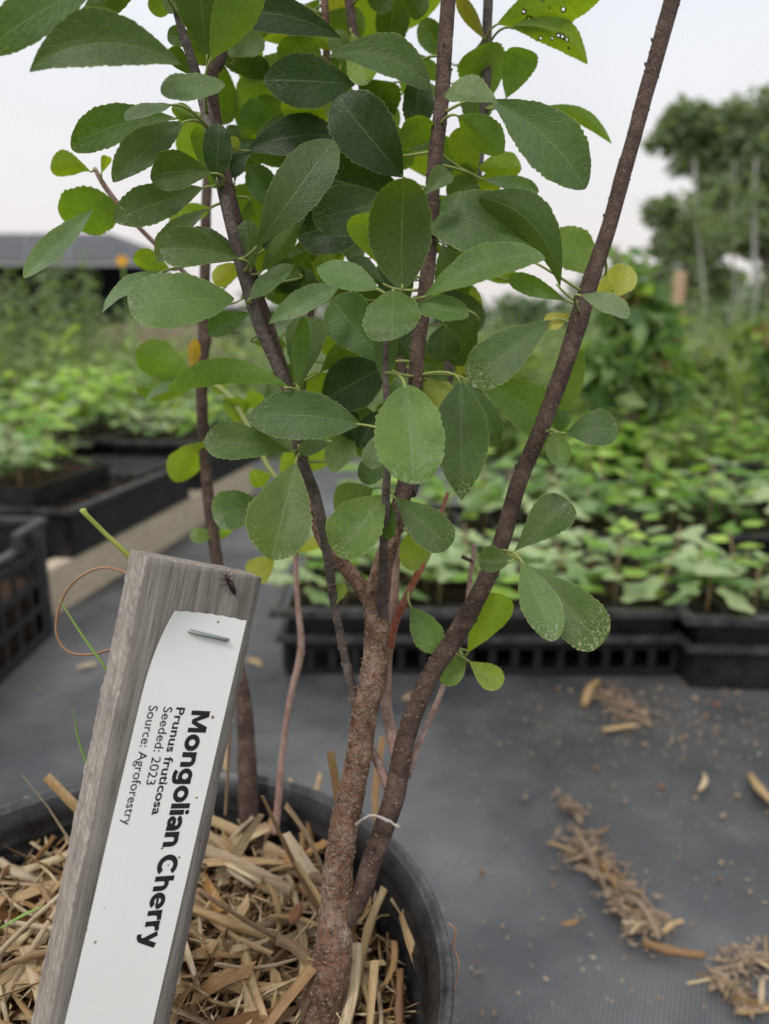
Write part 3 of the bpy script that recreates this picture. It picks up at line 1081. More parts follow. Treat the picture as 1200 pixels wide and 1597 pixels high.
# left: lumber beam on the fabric with trays on it
bn, bf = Vector((-.592, 1.27, 0)), Vector((-.40, 2.30, 0))
bdir = (bf - bn).normalized(); bside = Vector((-bdir.y, bdir.x, 0))
def beam(off, lab, lo=0.0, length=1.0):
    mb = MB()
    k = 24
    L = (bf - bn).length * length
    for i in range(k + 1):
        for (s_, z) in ((0, .002), (.038, .002), (.038, .088), (0, .088)):
            jit = .0015 * mnoise.noise(Vector((i * .7, s_ * 90, z * 60)))
            mb.v.append(bn + bdir * (L * i / k) + bside * (s_ + off + jit) + Vector((0, 0, z + jit)))
    for i in range(k):
        for q_ in range(4):
            a, b = i * 4 + q_, i * 4 + (q_ + 1) % 4
            mb.face((a, b, b + 4, a + 4)[::-1], None, 0, False)
    mb.face((0, 1, 2, 3), None, 0, False); mb.face((4 * k + 3, 4 * k + 2, 4 * k + 1, 4 * k), None, 0, False)
    th = thing('lumber_beam', bn + bside * off, lab, 'beam')
    obj('plank', mb, MAT['lumber'], th)
beam(0, 'pale wooden beam lying on edge under the left trays, facing the shrub')
beam(.52, 'wooden beam under the far side of the left trays')
angL = math.atan2(bdir.y, bdir.x)
# two trays side by side carried by the beams (x along the beam)
zL = .09
h0 = bn + bdir * .07 + bside * (-.02); h0.z = zL
tL, mL = seed_tray(h0, angL, .54, .29, .10, False, 'wide black tray on the wooden beam at left with ribbed empty end', 'trays on the left beams', double=False)
h1 = bn + bdir * .07 + bside * .285; h1.z = zL
tL2, mL2 = seed_tray(h1, angL, .54, .28, .10, False, 'black tray on the beams at the left edge of the photo', 'trays on the left beams', double=False)
h2 = bn + bdir * .66 + bside * (-.01); h2.z = zL
tL3, mL3 = seed_tray(h2, angL, .54, .28, .13, False, 'far black tray on the wooden beam behind the ribbed one', 'trays on the left beams')
h3 = bn + bdir * .66 + bside * .285; h3.z = zL
tL4, mL4 = seed_tray(h3, angL, .54, .28, .13, False, 'far left black tray full of tall leafy plants', 'trays on the left beams')
left_specs = [(.09, 7, .042, 'seedling'), (.11, 8, .045, 'seedling'), (.13, 9, .045, 'seedling_lime'), (.10, 7, .04, 'weed')]
prL = make_protos(left_specs, 'leafy green seedling in the trays on the left beams', 'seedlings on the left beams')
plant_tray(mL @ Matrix.Translation((0, .09, 0)), .26, .2, .125, 4, 3, prL, used, 0, (.8, 1.2), 'leafy seedling, %s from the near end, %s from the right, in the cell pack')
plant_tray(mL2, .54, .28, .125, 7, 4, prL, used, .03, (.9, 1.3), 'leafy seedling, %s from the near end, %s from the right, in the left edge tray')
plant_tray(mL3, .54, .28, .13, 7, 4, prL, used, .03, (.7, 1.0), 'leafy seedling, %s from the near end, %s from the right, in the far beam tray')
plant_tray(mL4, .54, .28, .13, 7, 4, prL, used, .03, (1.1, 1.5), 'tall seedling, %s from the near end, %s from the right, in the far left tray')
for p in used: pass
# cell pack standing in the ribbed tray
cp = mL @ Vector((.02, .085, .092))
cpt = thing('cell_pack', cp, 'black cell pack of seedlings standing in the wide tray at left', 'cell pack', None, angL)
mb = MB()
Mx = WM[cpt.name]
def loc_obj(name, mb, mat, parent):
    me = mb.mesh(name, mat)
    return link(bpy.data.objects.new(name, me), WM[parent.name], parent)
mb.box((.13, .001, .018), (.26, .003, .036)); mb.box((.13, .2, .018), (.26, .003, .036)); mb.box((.0, .1, .018), (.003, .2, .036)); mb.box((.26, .1, .018), (.003, .2, .036))
loc_obj('wall', mb, MAT['black'], cpt)
mb = MB(); mb.box((.13, .1, .028), (.255, .195, .004)); loc_obj('soil', mb, MAT['soil'], cpt)
# ribs of the empty tray end
mb = MB()
for k in range(9): mb.box((.41, .04 + k * .026, .096), (.22, .008, .006))
loc_obj('rib', mb, MAT['blackrim'], tL)

# crate at the lower left
cr0 = Vector((-.558, 1.215, 0))
ct = thing('plastic_crate', cr0, 'black slatted plastic crate at the left edge in front of the pale beam', 'crate')
CWX, CWY, CH = .36, .50, .198
def cbox(name, boxes, mat=MAT['black'], rot=None):
    mb = MB()
    for c_, s_ in boxes: mb.box(cr0 + Vector(c_), s_)
    return obj(name, mb, mat, ct)
for k, z in enumerate((.012, .062, .105, .150)):
    for x in (-.002, -CWX + .002):
        cbox('slat', [((x, -CWY / 2, z), (.004, CWY - .02, .012 if k else .022))])
    cbox('slat', [((-CWX / 2, -.002, z), (CWX - .02, .004, .012 if k else .022))])
for k in range(11):
    y = -.022 - k * .046
    cbox('upright', [((-.0022, y, .09), (.0034, .010 if k else .03, .17))], MAT['black'])
for k in range(8):
    x = -.022 - k * .046
    cbox('upright', [((x, -.0022, .09), (.010 if k else .03, .0034, .17))], MAT['black'])
cbox('upright', [((-.006, -.006, .1), (.012, .012, .2))], MAT['blackrim'])
cbox('rim', [((.001, -.045, CH), (.014, .09, .008)), ((.001, -.30, CH - .022), (.014, .40, .008)), ((.001, -.094, CH - .011), (.013, .012, .028)),
             ((-CWX / 2, .001, CH), (CWX, .014, .0081)), ((-CWX, -.25, CH), (.014, .5, .0079))], MAT['blackrim'])
cbox('base', [((-CWX / 2, -CWY / 2, .004), (CWX - .01, CWY - .01, .005))])
cbox('contents', [((-CWX / 2, -CWY / 2, .06), (CWX - .03, CWY - .03, .09))], MAT['soil'])

# ------------------------------------------------------------------ the big pot
POT_C = Vector((-.122, .281, 0))
RIM_Z = .240
RIM_R = .1505
pot = thing('nursery_pot', POT_C, 'large round black nursery pot filled with straw, standing in front', 'pot')
def lathe(name, prof, mat, parent, seg=160, wob=0.0):
    mb = MB()
    for i, (r, z) in enumerate(prof):
        for k in range(seg):
            a = 2 * math.pi * k / seg
            rr = r * (1 + wob * math.sin(2 * a + .6) + wob * .5 * math.sin(3 * a))
            mb.v.append(POT_C + Vector((rr * math.cos(a), rr * math.sin(a), z)))
    for i in range(len(prof) - 1):
        for k in range(seg):
            k2 = (k + 1) % seg
            mb.face((i * seg + k, i * seg + k2, (i + 1) * seg + k2, (i + 1) * seg + k), [(k / seg, i), ((k + 1) / seg, i), ((k + 1) / seg, i + 1), (k / seg, i + 1)])
    return obj(name, mb, mat, parent)
wall = [(.118, .004), (.120, .012)]
for i in range(14):
    z = .02 + i * .0135
    wall += [(.1205 + z * .085, z), (.122 + z * .085, z + .006)]
wall += [(.1425, .214)]
lathe('wall', wall, MAT['pot'], pot, wob=.004)
inner = [(.1475, RIM_Z - .0015), (.1445, RIM_Z - .0045), (.1430, RIM_Z - .009), (.1415, RIM_Z - .012), (.1428, RIM_Z - .0145), (.1402, RIM_Z - .019),
         (.1402, RIM_Z - .021), (.1422, RIM_Z - .0245), (.1390, RIM_Z - .029), (.1390, RIM_Z - .031), (.1412, RIM_Z - .035), (.1380, RIM_Z - .041), (.136, RIM_Z - .075), (.125, .05), (.0, .045)]
lathe('inner_wall', inner, MAT['pot'], pot, wob=.004)
rim = [(.1425, .2138), (.1468, .2145), (.1478, .2175), (.1474, .222), (.1488, .228), (.1494, .2335), (.1512, .2355), (.1520, .238), (.1514, .2405), (.1500, .2412), (.1485, .2405), (.1478, .2388), (.1462, .2378)]
MAT['potrim'] = plastic('worn_pot_rim', (.016, .0165, .018), (.20, .20, .20), .6)
lathe('rim', rim, MAT['potrim'], pot, wob=.004)

def mulch_z(x, y):
    dx, dy = x - POT_C.x, y - POT_C.y
    r = math.hypot(dx, dy) / .14
    z = .2075 + .010 * max(0, dy / .14) - .006 * r * r
    z += .005 * mnoise.noise(Vector((x * 25, y * 25, 3)))
    if dx > .07: z -= (dx - .07) * .12
    return z

mul = thing('straw_mulch', POT_C + Vector((0, 0, .19)), 'layer of loose golden straw covering the soil in the pot', 'straw mulch')
mb = MB()
seg, rings = 72, 22
mb.v.append(Vector((POT_C.x, POT_C.y, mulch_z(POT_C.x, POT_C.y) - .012)))
for i in range(1, rings + 1):
    for k in range(seg):
        a = 2 * math.pi * k / seg
        r = .1385 * i / rings
        x, y = POT_C.x + r * math.cos(a), POT_C.y + r * math.sin(a)
        mb.v.append(Vector((x, y, mulch_z(x, y) - .012 + .004 * mnoise.noise(Vector((x * 90, y * 90, 7))))))
for k in range(seg): mb.face((0, 1 + k, 1 + (k + 1) % seg))
for i in range(rings - 1):
    for k in range(seg):
        a, b = 1 + i * seg + k, 1 + i * seg + (k + 1) % seg
        mb.face((a, a + seg, b + seg, b))
obj('soil', mb, MAT['soil'], mul)

def straw_mesh(L, r, seed, kind=0):
    """stalk along x: hollow-looking split tube (kind 0), flat blade (1), noded stalk (2)"""
    rd = random.Random(seed)
    mb = MB()
    n = 5
    b1, b2 = rd.uniform(-.10, .10) * L, rd.uniform(-.08, .08) * L
    tw = rd.uniform(-1, 1)
    for i in range(n + 1):
        t = i / n
        c = Vector((L * (t - .5), b1 * math.sin(t * 3.1), b2 * math.sin(t * 3.1)))
        if kind == 1:
            prof = [(-1, .0), (-.4, .22), (.4, .25), (1, .03), (.4, .08), (-.4, .06)]
            s = 1 - .5 * abs(t - .4)
        elif kind == 0:
            prof = [(-1, .1), (-.7, .75), (0, 1), (.7, .75), (1, .1), (.55, .35), (0, .62), (-.55, .35)]
            s = 1
        else:
            prof = [(math.cos(q_ * math.pi / 3), math.sin(q_ * math.pi / 3)) for q_ in range(6)]
            s = 1 + (.35 if i == 2 else 0)
        ca, sa = math.cos(tw * t), math.sin(tw * t)
        end = rd.uniform(-.4, .4) if i in (0, n) else 0
        for (py_, pz_) in prof:
            y_, z_ = py_ * r * s, pz_ * r * s * .8
            mb.v.append(c + Vector((end * py_ * r * 2, y_ * ca - z_ * sa, y_ * sa + z_ * ca)))
    k = len(prof)
    for i in range(n):
        for q_ in range(k):
            a, b = i * k + q_, i * k + (q_ + 1) % k
            mb.face((a, b, b + k, a + k), None, 0, kind == 2)
    mb.face(list(range(k))[::-1], None, 0, False); mb.face([n * k + q_ for q_ in range(k)], None, 0, False)
    return mb.mesh('straw', MAT['straw'])

SM = []
for i in range(26):
    kind = (0, 1, 2, 0, 2)[i % 5]
    SM.append(straw_mesh(random.choice((.03, .045, .06, .08, .095)) * random.uniform(.8, 1.15), random.uniform(.0010, .0025) * (1.7 if kind == 1 else .9), i, kind))

for i in range(8):
    SM.append(straw_mesh(random.uniform(.03, .06), random.uniform(.0026, .0042), 60 + i, (1, 0)[i % 2]))
trunk_xy = G(505, 1560, .205)
def straw_at(mid, direction, mesh, roll, parent, sc=1.0):
    d = direction.normalized()
    y_ = Vector((0, 0, 1)).cross(d)
    if y_.length < .05: y_ = Vector((0, 1, 0))
    y_.normalize(); z_ = d.cross(y_)
    R = Matrix((d, y_, z_)).transposed().to_4x4() @ Matrix.Rotation(roll, 4, 'X')
    return inst('straw', mesh, Matrix.Translation(mid) @ R @ Matrix.Scale(sc, 4), parent)

cnt = 0
tries = 0
while cnt < 262 and tries < 6000:
    tries += 1
    a, r = random.uniform(0, 6.2832), .132 * math.sqrt(random.random())
    x, y = POT_C.x + r * math.cos(a), POT_C.y + r * math.sin(a)
    # only where the photograph can show it
    v = Vector((x, y, .21)) - C0
    dd = v.dot(FWD); px = CX + FPX * v.dot(RIGHT) / dd; py = CY - FPX * v.dot(UPC) / dd
    if py > 1680 or px < -60: continue
    ang = random.gauss(2.35, .75) if random.random() < .55 else random.uniform(0, 3.14)
    tilt = random.gauss(0, .16)
    if random.random() < .10: tilt = random.uniform(.5, 1.1)
    msh = random.choice(SM)
    hl = msh.vertices[0].co.x
    d = Vector((math.cos(ang) * math.cos(tilt), math.sin(ang) * math.cos(tilt), math.sin(tilt)))
    half = abs(msh.vertices[0].co.x)
    ok = True
    for s_ in (-1, 1):
        e_ = Vector((x, y)) + Vector((d.x, d.y)) * half * s_
        if math.hypot(e_.x - POT_C.x, e_.y - POT_C.y) > .137: ok = False
    if not ok: continue
    z = mulch_z(x, y) + random.uniform(-.008, .008) + (half * abs(math.sin(tilt)) * .75)
    straw_at(Vector((x, y, z)), d, msh, random.uniform(0, 6.28), mul)
    cnt += 1

# the stalks one can point at, placed where the photograph has them: (x0,y0,x1,y1, radius px, height above mulch, kind)
named = [(447, 1235, 398, 1330, 8, .020, 1), (455, 1215, 425, 1300, 6, .030, 1), (500, 1207, 482, 1268, 5, .032, 2), (482, 1262, 502, 1362, 6, .016, 2), (470, 1275, 476, 1330, 6, .010, 2),
         (600, 1385, 560, 1560, 6, .018, 2), (556, 1472, 534, 1610, 10, .012, 0), (585, 1500, 578, 1620, 8, .008, 0), (628, 1420, 668, 1548, 11, .006, 1),
         (612, 1400, 650, 1500, 6, .008, 0), (598, 1390, 604, 1320, 5, .020, 2), (598, 1150, 608, 1380, 6, .030, 1),
         (0, 1343, 88, 1372, 8, .010, 2), (-5, 1450, 78, 1400, 7, .008, 1), (10, 1285, 88, 1345, 6, .012, 0), (40, 1245, 55, 1300, 5, .012, 2),
         (300, 1560, 395, 1512, 13, .010, 1), (388, 1540, 380, 1610, 11, .012, 1), (430, 1465, 488, 1510, 10, .010, 0), (325, 1300, 430, 1392, 6, .012, 0),
         (285, 1440, 345, 1500, 7, .008, 2), (330, 1480, 420, 1465, 6, .012, 1), (300, 1395, 352, 1432, 8, .010, 0), (420, 1380, 432, 1470, 5, .014, 2),
         (345, 1300, 420, 1370, 7, .014, 0), (355, 1215, 362, 1120, 5, .03, 1), (320, 1255, 352, 1228, 8, .016, 0), (375, 1285, 398, 1262, 7, .014, 0),
         (20, 1540, 90, 1450, 9, .008, 0), (5, 1490, 60, 1440, 6, .010, 2), (575, 1395, 560, 1440, 5, .012, 0), (615, 1470, 600, 1540, 6, .008, 0)]
for i, (x0, y0, x1, y1, rp, hz, kd) in enumerate(named):
    a = G((x0 + x1) / 2, (y0 + y1) / 2, .209 + hz * .5)
    dd = (a - C0).dot(FWD)
    slope = .055 if abs(y1 - y0) > 1.2 * abs(x1 - x0) else .01
    p0, p1 = P(x0, y0, dd + (slope * .25 if y0 < y1 else -slope * .2)), P(x1, y1, dd - (slope * .2 if y0 < y1 else -slope * .25))
    L = (p1 - p0).length
    ms = straw_mesh(L, rp * dd / FPX, 500 + i, kd)
    straw_at((p0 + p1) / 2, p1 - p0, ms, random.uniform(-.5, .5), mul)

# chips and dry leaves among the straw
def chip(p, L, W, T, seed, mat, name, parent, rz, tilt=.2):
    rd = random.Random(seed)
    mb = MB()
    n = 10
    ring = []
    for k in range(n):
        a = 2 * math.pi * k / n
        ring.append((math.cos(a) * L / 2 * rd.uniform(.6, 1.1), math.sin(a) * W / 2 * rd.uniform(.5, 1.15)))
    for z in (-T / 2, T / 2):
        for x, y in ring: mb.v.append(Vector((x * (1 if z < 0 else .82), y * (1 if z < 0 else .8), z + rd.uniform(-.2, .2) * T + x * x * 8)))
    mb.face(list(range(n))[::-1], None, 0, False); mb.face(list(range(n, 2 * n)), None, 0, False)
    for k in range(n):
        mb.face((k, (k + 1) % n, n + (k + 1) % n, n + k), None, 0, False)
    return obj(name, mb, mat, parent, world_m=Matrix.Translation(p) @ Matrix.Rotation(rz, 4, 'Z') @ Matrix.Rotation(tilt, 4, 'Y'))
for i, (px, py, L, W, mt, rz) in enumerate(((487, 1392, .022, .012, 'chip', 2.4), (520, 1405, .016, .009, 'chip', 2.0), (455, 1342, .026, .010, 'dryleaf', 1.9), (495, 1320, .018, .010, 'dryleaf', .5),
                                            (375, 1225, .018, .008, 'dryleaf', 2.0), (655, 1480, .012, .009, 'chip', .4), (460, 1425, .014, .010, 'chip', 1.0), (640, 1400, .010, .007, 'chip', .4), (130, 1330, .014, .008, 'dryleaf', 1.1))):
    chip(G(px, py, .218 if px < 600 else .205), L, W * .8, .0011, i, MAT[mt], 'bark_chip' if mt == 'chip' else 'dry_leaf', mul, rz, random.uniform(-.5, .5))

# fine broken straw underneath, its colour darkened for the shaded gaps between stalks
mb = MB(); mb.col = []
for _ in range(4200):
    a, r = random.uniform(0, 6.2832), .137 * math.sqrt(random.random())
    x, y = POT_C.x + r * math.cos(a), POT_C.y + r * math.sin(a)
    L = random.uniform(.004, .024); w = random.uniform(.0003, .0013)
    ang = random.uniform(0, 3.14); tl = random.gauss(0, .3)
    d = Vector((math.cos(ang) * math.cos(tl), math.sin(ang) * math.cos(tl), math.sin(tl)))
    s_ = d.cross(Vector((0, 0, 1))).normalized()
    if math.hypot(x + d.x * L - POT_C.x, y + d.y * L - POT_C.y) > .137: continue
    p = Vector((x, y, mulch_z(x, y) + random.uniform(-.013, -.001)))
    b = len(mb.v)
    n_ = s_.cross(d)
    mb.v += [p - s_ * w, p + s_ * w, p + n_ * w * 1.2, p + d * L - s_ * w, p + d * L + s_ * w, p + d * L + n_ * w * 1.2]
    for q_ in ((0, 1, 4, 3), (1, 2, 5, 4), (2, 0, 3, 5), (0, 2, 1), (3, 4, 5)):
        mb.face([b + i for i in q_], None, 0, False)
    mb.col += [(random.random(), 0, 0)] * 6
cb = MB(); cb.col = []
for _ in range(1700):
    a, r = random.uniform(0, 6.2832), .135 * math.sqrt(random.random())
    x, y = POT_C.x + r * math.cos(a), POT_C.y + r * math.sin(a)
    ang = random.uniform(0, 6.28)
    ax = Vector((math.cos(ang), math.sin(ang), random.gauss(0, .3))).normalized()
    cb.quadleaf(Vector((x, y, mulch_z(x, y) + random.uniform(-.002, .010))), ax, ax.cross(Vector((random.uniform(-.5, .5), 0, 1))).normalized(), random.uniform(.003, .02), random.uniform(.0004, .0016), 0, .3, (random.random(), 0, 0))
tag(obj('chaff', cb, MAT['straw'], mul), kind='stuff')
tag(obj('straw_litter', mb, MAT['darkstraw'], mul), kind='stuff')

# ------------------------------------------------------------------ the cherry shrub
STEMS = []      # (object, [points])
def stem(name, pts, mat, parent, dep, step=.0022, sides=14, label=None, rough=.06, buds=.6, seed=0, flakes=0, peel=0):
    """pts: (px, py, radius px); dep: depth as list of (py, depth)"""
    def dz(py):
        for (a, da), (b, db) in zip(dep, dep[1:]):
            if (a - py) * (b - py) <= 0: return lerp(da, db, (py - a) / (b - a) if b != a else 0)
        return dep[0][1] if abs(py - dep[0][0]) < abs(py - dep[-1][0]) else dep[-1][1]
    raw = []
    for p_ in pts:
        d = p_[3] if len(p_) > 3 else dz(p_[1])
        raw.append((P(p_[0], p_[1], d), p_[2] * d / FPX))
    path = smooth_path(raw, step)
    P3 = [a for a, b in path]; R3 = [b for a, b in path]
    rd = random.Random(seed + len(pts))
    jit = [Vector((mnoise.noise(Vector((i * .05, seed, 0))), mnoise.noise(Vector((i * .05, seed, 9))), 0)) for i in range(len(P3))]
    P3 = [p + j * r * .22 for p, j, r in zip(P3, jit, R3)]
    def disp(i, a, u):
        return 1 + rough * mnoise.noise(Vector((u * 130, math.cos(a) * 1.6 + seed, math.sin(a) * 1.6))) + rough * .45 * mnoise.noise(Vector((u * 600, math.cos(a) * 3 + seed, math.sin(a) * 3))) \
            + (.25 * rough * max(0, mnoise.noise(Vector((u * 420, seed * 3.1, 5))) - .25) * 3)
    mb = MB()
    mb.tube(P3, R3, sides, 0, 1.0, True, disp)
    # buds and leaf scars standing off the bark
    i = 6
    while i < len(P3) - 6:
        if rd.random() < buds:
            a = rd.uniform(0, 6.28)
            t = (P3[i + 1] - P3[i - 1]).normalized()
            n = t.cross(Vector((math.cos(a), math.sin(a), .3))).normalized()
            r = R3[i]
            q0 = P3[i] + n * r * .8
            s_ = min(.0011, r * .28)
            mb.tube([q0, q0 + n * s_ * .9 + t * s_ * .3, q0 + n * s_ * 1.7 + t * s_ * 1.2], [s_, s_ * .8, s_ * .15], 5, 0, 1, False)
        i += rd.randint(3, 9)
    # raised pale lenticels lying across the stem, and curled bark edges, denser low down
    for k in range(flakes + peel):
        f = rd.random() ** 1.5
        i = max(2, min(len(P3) - 3, int(f * len(P3))))
        t = (P3[i + 1] - P3[i - 1]).normalized()
        ref = t.cross(Vector((0, 1, 0))).normalized(); bi = t.cross(ref)
        a0 = rd.uniform(0, 6.28); r = R3[i] * 1.035
        wid = rd.uniform(.0006, .0021) / r
        ht = rd.uniform(.00012, .00034)
        slant = rd.gauss(0, .0004)
        if k >= flakes: slant = rd.gauss(0, .0018); wid *= .8
        b = len(mb.v)
        for q_ in range(4):
            a = a0 + wid * (q_ / 3 - .5)
            out = ref * math.cos(a) + bi * math.sin(a)
            h_ = ht * (1 - abs(q_ / 1.5 - 1) ** 2 * .8)
            c_ = P3[i] + t * (slant * (q_ / 3 - .5) + .0003 * math.sin(q_ * 1.3 + k))
            mb.v += [c_ + out * (r * .99) - t * h_, c_ + out * (r + .00025), c_ + out * (r * .99) + t * h_]
        for q_ in range(3):
            u = b + q_ * 3
            mb.face((u, u + 1, u + 4, u + 3), None, 1); mb.face((u + 1, u + 2, u + 5, u + 4), None, 1)
    o = obj(name, mb, [mat, MAT['lenticel']], parent, origin=P3[0])
    if label: tag(o, label)
    STEMS.append((o, P3, R3))
    return o

SOILZ = .205
shrub = thing('cherry_shrub', G(500, 1600, SOILZ), 'young leafy cherry shrub with several brown stems rising from the pot', 'shrub')
DEP = [(1700, .352), (1450, .352), (1200, .352), (900, .350), (600, .345), (300, .342), (-80, .345)]
trunk = stem('trunk', [(484, 1720, 38), (496, 1600, 35), (511, 1528, 31), (521, 1470, 29), (524, 1424, 25), (528, 1354, 22), (538, 1284, 22), (553, 1214, 20), (570, 1110, 20), (582, 1060, 21.5), (588, 995, 19.5), (590, 946, 20.5), (598, 880, 15.5), (612, 832, 14.5), (622, 800, 13)],
      MAT['trunk'], shrub, DEP, .0012, 36, None, .055, .5, 1, 760, 240)
stem('leader', [(606, 850, 12), (618, 812, 14), (634, 750, 13), (645, 650, 12), (652, 540, 11.5), (668, 420, 11.5), (676, 300, 11), (686, 180, 11.5), (694, 80, 12), (704, -60, 11.5), (714, -220, 11), (722, -420, 9), (728, -620, 5)],
      MAT['bark'], shrub, DEP, .0018, 18, 'dark brown central leader rising from the trunk', .05, .8, 31, 160, 40)
DEPR = [(1500, .352), (1200, .356), (900, .352), (500, .345), (-80, .345)]
stem('branch', [(524, 1462, 14), (545, 1424, 17), (565, 1389, 16), (578, 1350, 16), (599, 1288, 16), (616, 1235, 17), (628, 1180, 15.5), (646, 1112, 15), (674, 1050, 14.5), (715, 985, 15.5), (757, 905, 14), (787, 835, 13.5), (812, 745, 13),
      (848, 660, 13), (880, 570, 13.5), (903, 500, 15), (912, 470, 14.5), (928, 420, 13), (951, 350, 12), (975, 262, 12.5), (983, 235, 11.5), (1006, 150, 12), (1030, 70, 12.5), (1058, -40, 13), (1095, -200, 11), (1120, -400, 8), (1130, -560, 5)],
      MAT['bark'], shrub, DEPR, .0018, 20, 'long smooth branch leaning out to the right', .04, .75, 2, 230, 50)
DEPL = [(1110, .354), (900, .345), (600, .338), (200, .33), (-60, .33)]
stem('branch', [(564, 1118, 7), (553, 1092, 8), (541, 1040, 7), (522, 940, 7), (512, 870, 7.5), (494, 780, 8.5), (470, 712, 9), (449, 610, 9), (428, 560, 9.5), (404, 508, 9.5), (384, 440, 10.5), (365, 365, 9.5),
      (346, 285, 9.5), (327, 195, 9.5), (303, 105, 7.5), (282, 40, 6.5), (262, -50, 7), (240, -180, 6), (215, -380, 4)], MAT['barkgrey'], shrub, DEPL, .002, 16, None, .06, .6, 3, 200, 60)
stem('branch', [(468, 712, 7, .348), (452, 610, 7, .355), (424, 515, 7.5, .352), (402, 450, 7, .35), (378, 370, 7.5, .35), (356, 285, 8, .35), (338, 195, 9, .35), (330, 120, 9, .35), (345, 92, 8, .35), (352, 20, 8, .35), (350, -40, 8, .35), (348, -220, 7, .35), (352, -460, 4, .35)],
     MAT['bark'], shrub, DEPL, .0022, 14, None, .06, .6, 4)
stem('branch', [(588, 962, 13, .352), (574, 930, 14, .353), (545, 893, 12, .357), (522, 868, 11, .362), (500, 835, 9, .37), (480, 760, 8, .385), (470, 640, 7, .39), (480, 520, 6, .39), (500, 400, 6, .39), (505, 250, 6, .39), (510, 100, 6, .39), (500, -80, 6, .39), (470, -300, 5, .39), (455, -500, 3, .39)],
     MAT['trunk'], shrub, DEPL, .002, 16, None, .08, .4, 5, 160, 60)
stem('branch', [(597, 962, 10, .348), (597, 940, 8.5, .342), (599, 860, 7, .330), (602, 775, 6.5, .318), (605, 700, 6, .31), (602, 600, 5, .303), (603, 530, 4, .298), (612, 455, 4, .288)], MAT['barkgrey'], shrub, DEPL, .0018, 12, 'thin twig rising straight up the front of the trunk', .06, .5, 6)
stem('branch', [(640, 770, 10, .36), (668, 690, 9, .38), (696, 600, 9, .39), (706, 520, 7, .395), (728, 390, 7, .395), (744, 280, 7.5, .39), (752, 200, 7.5, .385), (758, 120, 8, .38), (761, 40, 8, .38), (764, -50, 7.5, .38), (770, -250, 6.5, .38), (778, -480, 4, .38)],
     MAT['barkgrey'], shrub, DEPL, .0022, 12, None, .07, .7, 7)
stem('branch', [(636, 640, 8, .37), (615, 480, 8, .385), (596, 320, 8, .39), (578, 200, 8, .39), (564, 115, 8, .385), (549, 40, 7.5, .385), (540, -50, 7, .385), (528, -250, 6, .385), (520, -480, 4, .385)], MAT['bark'], shrub, DEPL, .0022, 12, None, .07, .6, 8)
stem('branch', [(618, 1182, 8, .362), (612, 1150, 9, .365), (602, 1090, 9, .372), (604, 1030, 8.5, .375), (612, 970, 8, .376), (617, 880, 7, .378), (622, 780, 7, .38)], MAT['barkpink'], shrub, DEPL, .0022, 12, 'pinkish grey shoot behind the trunk', .08, .7, 9)
stem('branch', [(608, 1010, 6.5, .374), (617, 972, 6, .373), (635, 930, 6, .37), (656, 887, 5.5, .37), (668, 860, 3.5, .375), (699, 768, 3, .38)], MAT['barkred'], shrub, DEPL, .0022, 10, 'bright red young shoot behind the trunk', .08, .6, 10)
stem('branch', [(636, 1212, 5, .362), (656, 1155, 5, .37), (690, 1075, 4.5, .38), (722, 985, 4, .385), (734, 900, 3.8, .385), (741, 848, 4, .385)], MAT['barkpink'], shrub, DEPL, .0022, 10, 'thin pale pinkish shoot beside the leaning branch', .08, .7, 11)
stem('branch', [(571, 1158, 6, .354), (585, 1180, 7, .357), (597, 1208, 7.5, .358), (611, 1242, 9, .357)], MAT['barkpink'], shrub, DEPL, .0018, 12, None, .07, .5, 12)
stem('dead_twig', [(556, 1286, 3.4, .346), (568, 1277, 2.6, .338), (578, 1272, 2.2, .336), (588, 1273, 2.2, .335), (598, 1277, 3.0, .334), (604, 1280, 3.3, .334), (609, 1281, 2.2, .334), (615, 1286, 2.1, .334), (620, 1288, 3.2, .334), (624, 1290, 1.6, .334)], MAT['deadtwig'], shrub, DEPL, .0012, 8, 'short bleached dead twig', .22, .9, 13)
stem('branch', [(738, 876, 3, .385), (729, 872, 3, .383), (721, 868, 3.2, .382)], MAT['bark'], shrub, DEPL, .0015, 8, None, .1, .3, 14)
stem('branch', [(334, 470, 4, .40), (240, 378, 3.5, .385), (186, 320, 4, .375), (160, 285, 4, .37), (148, 262, 3, .368)], MAT['barkpink'], shrub, DEPL, .0022, 8, 'thin side twig reaching left', .08, .5, 15)
N_SHRUB = len(STEMS)

# two more saplings standing at the back of the pot
sap1 = thing('cherry_sapling', G(390, 1275, SOILZ + .006), 'thin straight brown sapling at the back of the pot behind the wooden marker', 'sapling', 'saplings at the back of the pot')
stem('trunk', [(396, 1320, 17, .458), (388, 1262, 16, .46), (386, 1190, 15, .462), (378, 1090, 12, .465), (354, 970, 10.5, .468), (336, 860, 9.5, .47), (322, 740, 9, .47), (316, 640, 9, .47), (317, 560, 9, .47), (320, 527, 10.5, .47), (318, 510, 8.5, .47), (321, 400, 8.5, .47),
              (322, 300, 8, .47), (330, 180, 7, .47), (336, 60, 6, .47), (340, -40, 5, .47)], MAT['bark'], sap1, DEPL, .003, 12, None, .07, .5, 20)
stem('branch', [(318, 590, 5, .47), (360, 620, 4.5, .465), (395, 680, 4.5, .46), (420, 730, 4, .455), (445, 760, 3, .45)], MAT['petiole'], sap1, DEPL, .003, 8, None, .06, .3, 21)
stem('branch', [(318, 610, 4, .47), (300, 595, 3.5, .468), (282, 592, 3, .466)], MAT['barkred'], sap1, DEPL, .003, 8, None, .06, .3, 22)
sap2 = thing('cherry_sapling', G(432, 1268, SOILZ + .006), 'thin reddish crooked sapling at the back of the pot left of the trunk', 'sapling', 'saplings at the back of the pot')
